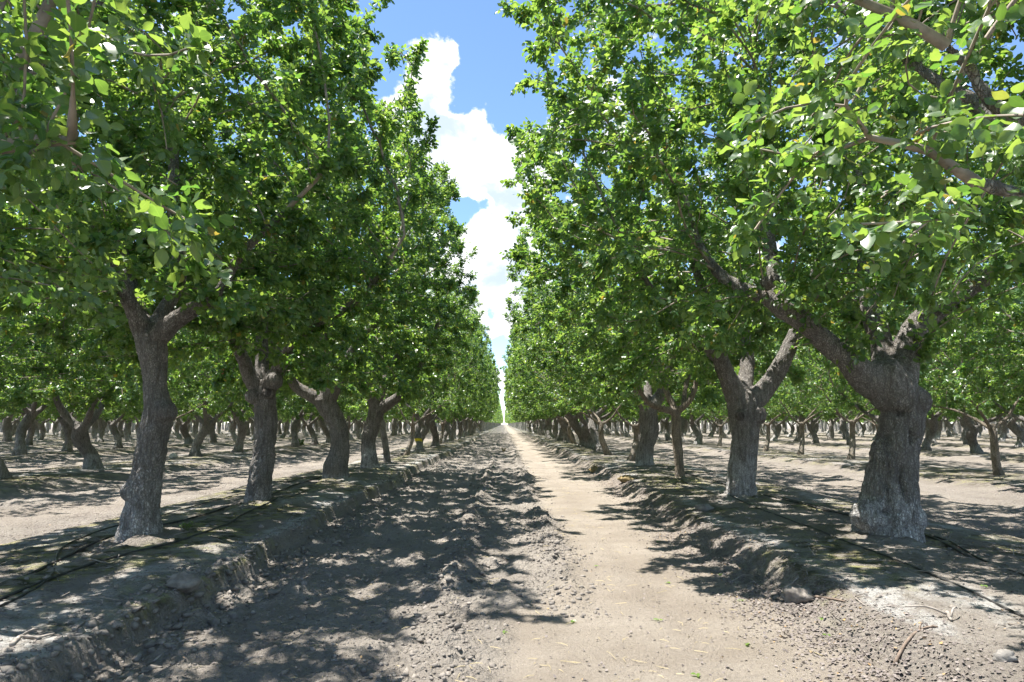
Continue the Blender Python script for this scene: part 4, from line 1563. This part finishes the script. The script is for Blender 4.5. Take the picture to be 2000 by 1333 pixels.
M_WHITE = simple_material('pale_stone', (0.50, 0.47, 0.43), 0.8, 0.3, 0.15, 14, 0.01)
M_TAN = simple_material('tan_clod', (0.27, 0.205, 0.11), 0.95, 0.1, 0.3, 12, 0.02)
M_GREY = simple_material('grey_stone', (0.22, 0.205, 0.19), 0.9, 0.2, 0.25, 16, 0.01)
lumpy('pale_stone', 338, 902, .02, .13, M_WHITE, 'whitish rock on the soil behind the nearest left trunk', 'stone', .7, 3)
lumpy('grey_stone', 1965, 1325, .1, .045, M_GREY, 'rounded grey stone in the lower right corner', 'stone', .7, 5)
lumpy('earth_clod', 1225, 938, .14, .17, M_TAN, 'yellowish tan earth lump on the right berm edge up the lane', 'clod', .45, 7)
lumpy('earth_clod', 1162, 914, .14, .15, M_TAN, 'orange tan earth lump beneath the arched stick on the right', 'clod', .5, 8)
lumpy('earth_clod', 1375, 1003, .14, .10, M_GREY, 'grey crusted earth lump at the right berm edge', 'clod', .5, 9)
lumpy('earth_clod', 1560, 1172, .05, .10, M_CLOD, 'big soil lump throwing a shadow at the right lane edge', 'clod', .6, 10)
lumpy('earth_clod', 355, 1195, .03, .10, M_CLOD, 'largest crumbling clod at the foot of the left berm', 'clod', .6, 12)

def weed(px, py, size, label, mat, seed):
    g = NP(seed)
    q = on_ground(px, py, .05)
    root = bpy.data.objects.new('weed', None)
    COL.objects.link(root)
    root.location = (q[0], q[1], float(ground_h(q[0], q[1])[0]) - 0.01)
    tag(root, label, 'weed')
    A = Acc()
    Bp, Ax, Ln = [], [], []
    for k in range(9):
        a = g.uniform(0, 6.28)
        tip = np.array([math.cos(a) * g.uniform(.2, .6), math.sin(a) * g.uniform(.2, .6), g.uniform(.5, 1.0)]) * size
        st = np.array([[0, 0, 0], tip * [.3, .3, .5], tip])
        V, Q, T = tube(resample(st, [.004, .003, .002], .03)[0], resample(st, [.004, .003, .002], .03)[1], 5)
        A.add(V, Q, T)
        for j in range(16):
            u = g.uniform(.25, 1)
            Bp.append(tip * u)
            Ax.append(g.normal(0, 1, 3) + [0, 0, .4])
            Ln.append(size * g.uniform(.14, .26))
    link('stem', A.mesh('weed_stem', [M_TWIG]), root)
    n_ = len(Bp)
    link('foliage', leaf_mesh('weed_foliage', np.array(Bp), np.array(Ax), g.normal(0, .5, (n_, 3)) + [0, 0, .8], np.array(Ln), g, 0, [mat]), root)


M_DRY = simple_material('dry_weed', (0.33, 0.29, 0.16), 0.9, 0.1, 0.3, 20)
weed(588, 876, .42, 'green leafy sucker beside a trunk foot in the alley left of the lane', M_LEAF, 5)
weed(983, 880, .22, 'dry yellowish weed on the clod ridge in the middle of the lane', M_DRY, 6)
weed(362, 1075, .10, 'small green tuft by the foot of the second trunk on the left', M_LEAF, 7)

M_FRESH = leaf_material('fresh_leaf', (0.16, 0.34, 0.03), (0.26, 0.42, 0.05), (0.3, 0.5, 0.03), (0.3, 0.5, 0.03))
rng = NP(41)
FRESH = [(1118, 1212), (1285, 1207), (1448, 1172), (1615, 1240), (1606, 1222), (1460, 1255), (1360, 1315), (1164, 1104), (1285, 1057), (1409, 1127), (984, 1238), (1925, 1205), (1305, 1136)]
for (px, py) in FRESH:
    q = on_ground(px, py, .02)
    k = 3
    z_ = float(ground_h(q[0], q[1])[0])
    a = rng.uniform(0, 6.28) + np.array([0, 1.6, -1.6])
    ax = np.stack([np.cos(a), np.sin(a), np.full(k, .1)], -1)
    nr = np.stack([rng.normal(0, .3, k), rng.normal(0, .3, k), np.ones(k)], -1)
    o = link('fallen_leaf', leaf_mesh('fallen_leaf', np.zeros((k, 3)), ax, nr, np.full(k, .027) * rng.uniform(.7, 1.2, k), rng, 0, [M_FRESH]))
    o.location = (q[0], q[1], z_ + .008)
    tag(o, 'fresh bright green leaf lying on the dry soil', 'leaf', 'fresh green leaves on the soil')
print('VERTS', sum(len(m_.vertices) for m_ in bpy.data.meshes), 'OBJ', len(scene.objects))
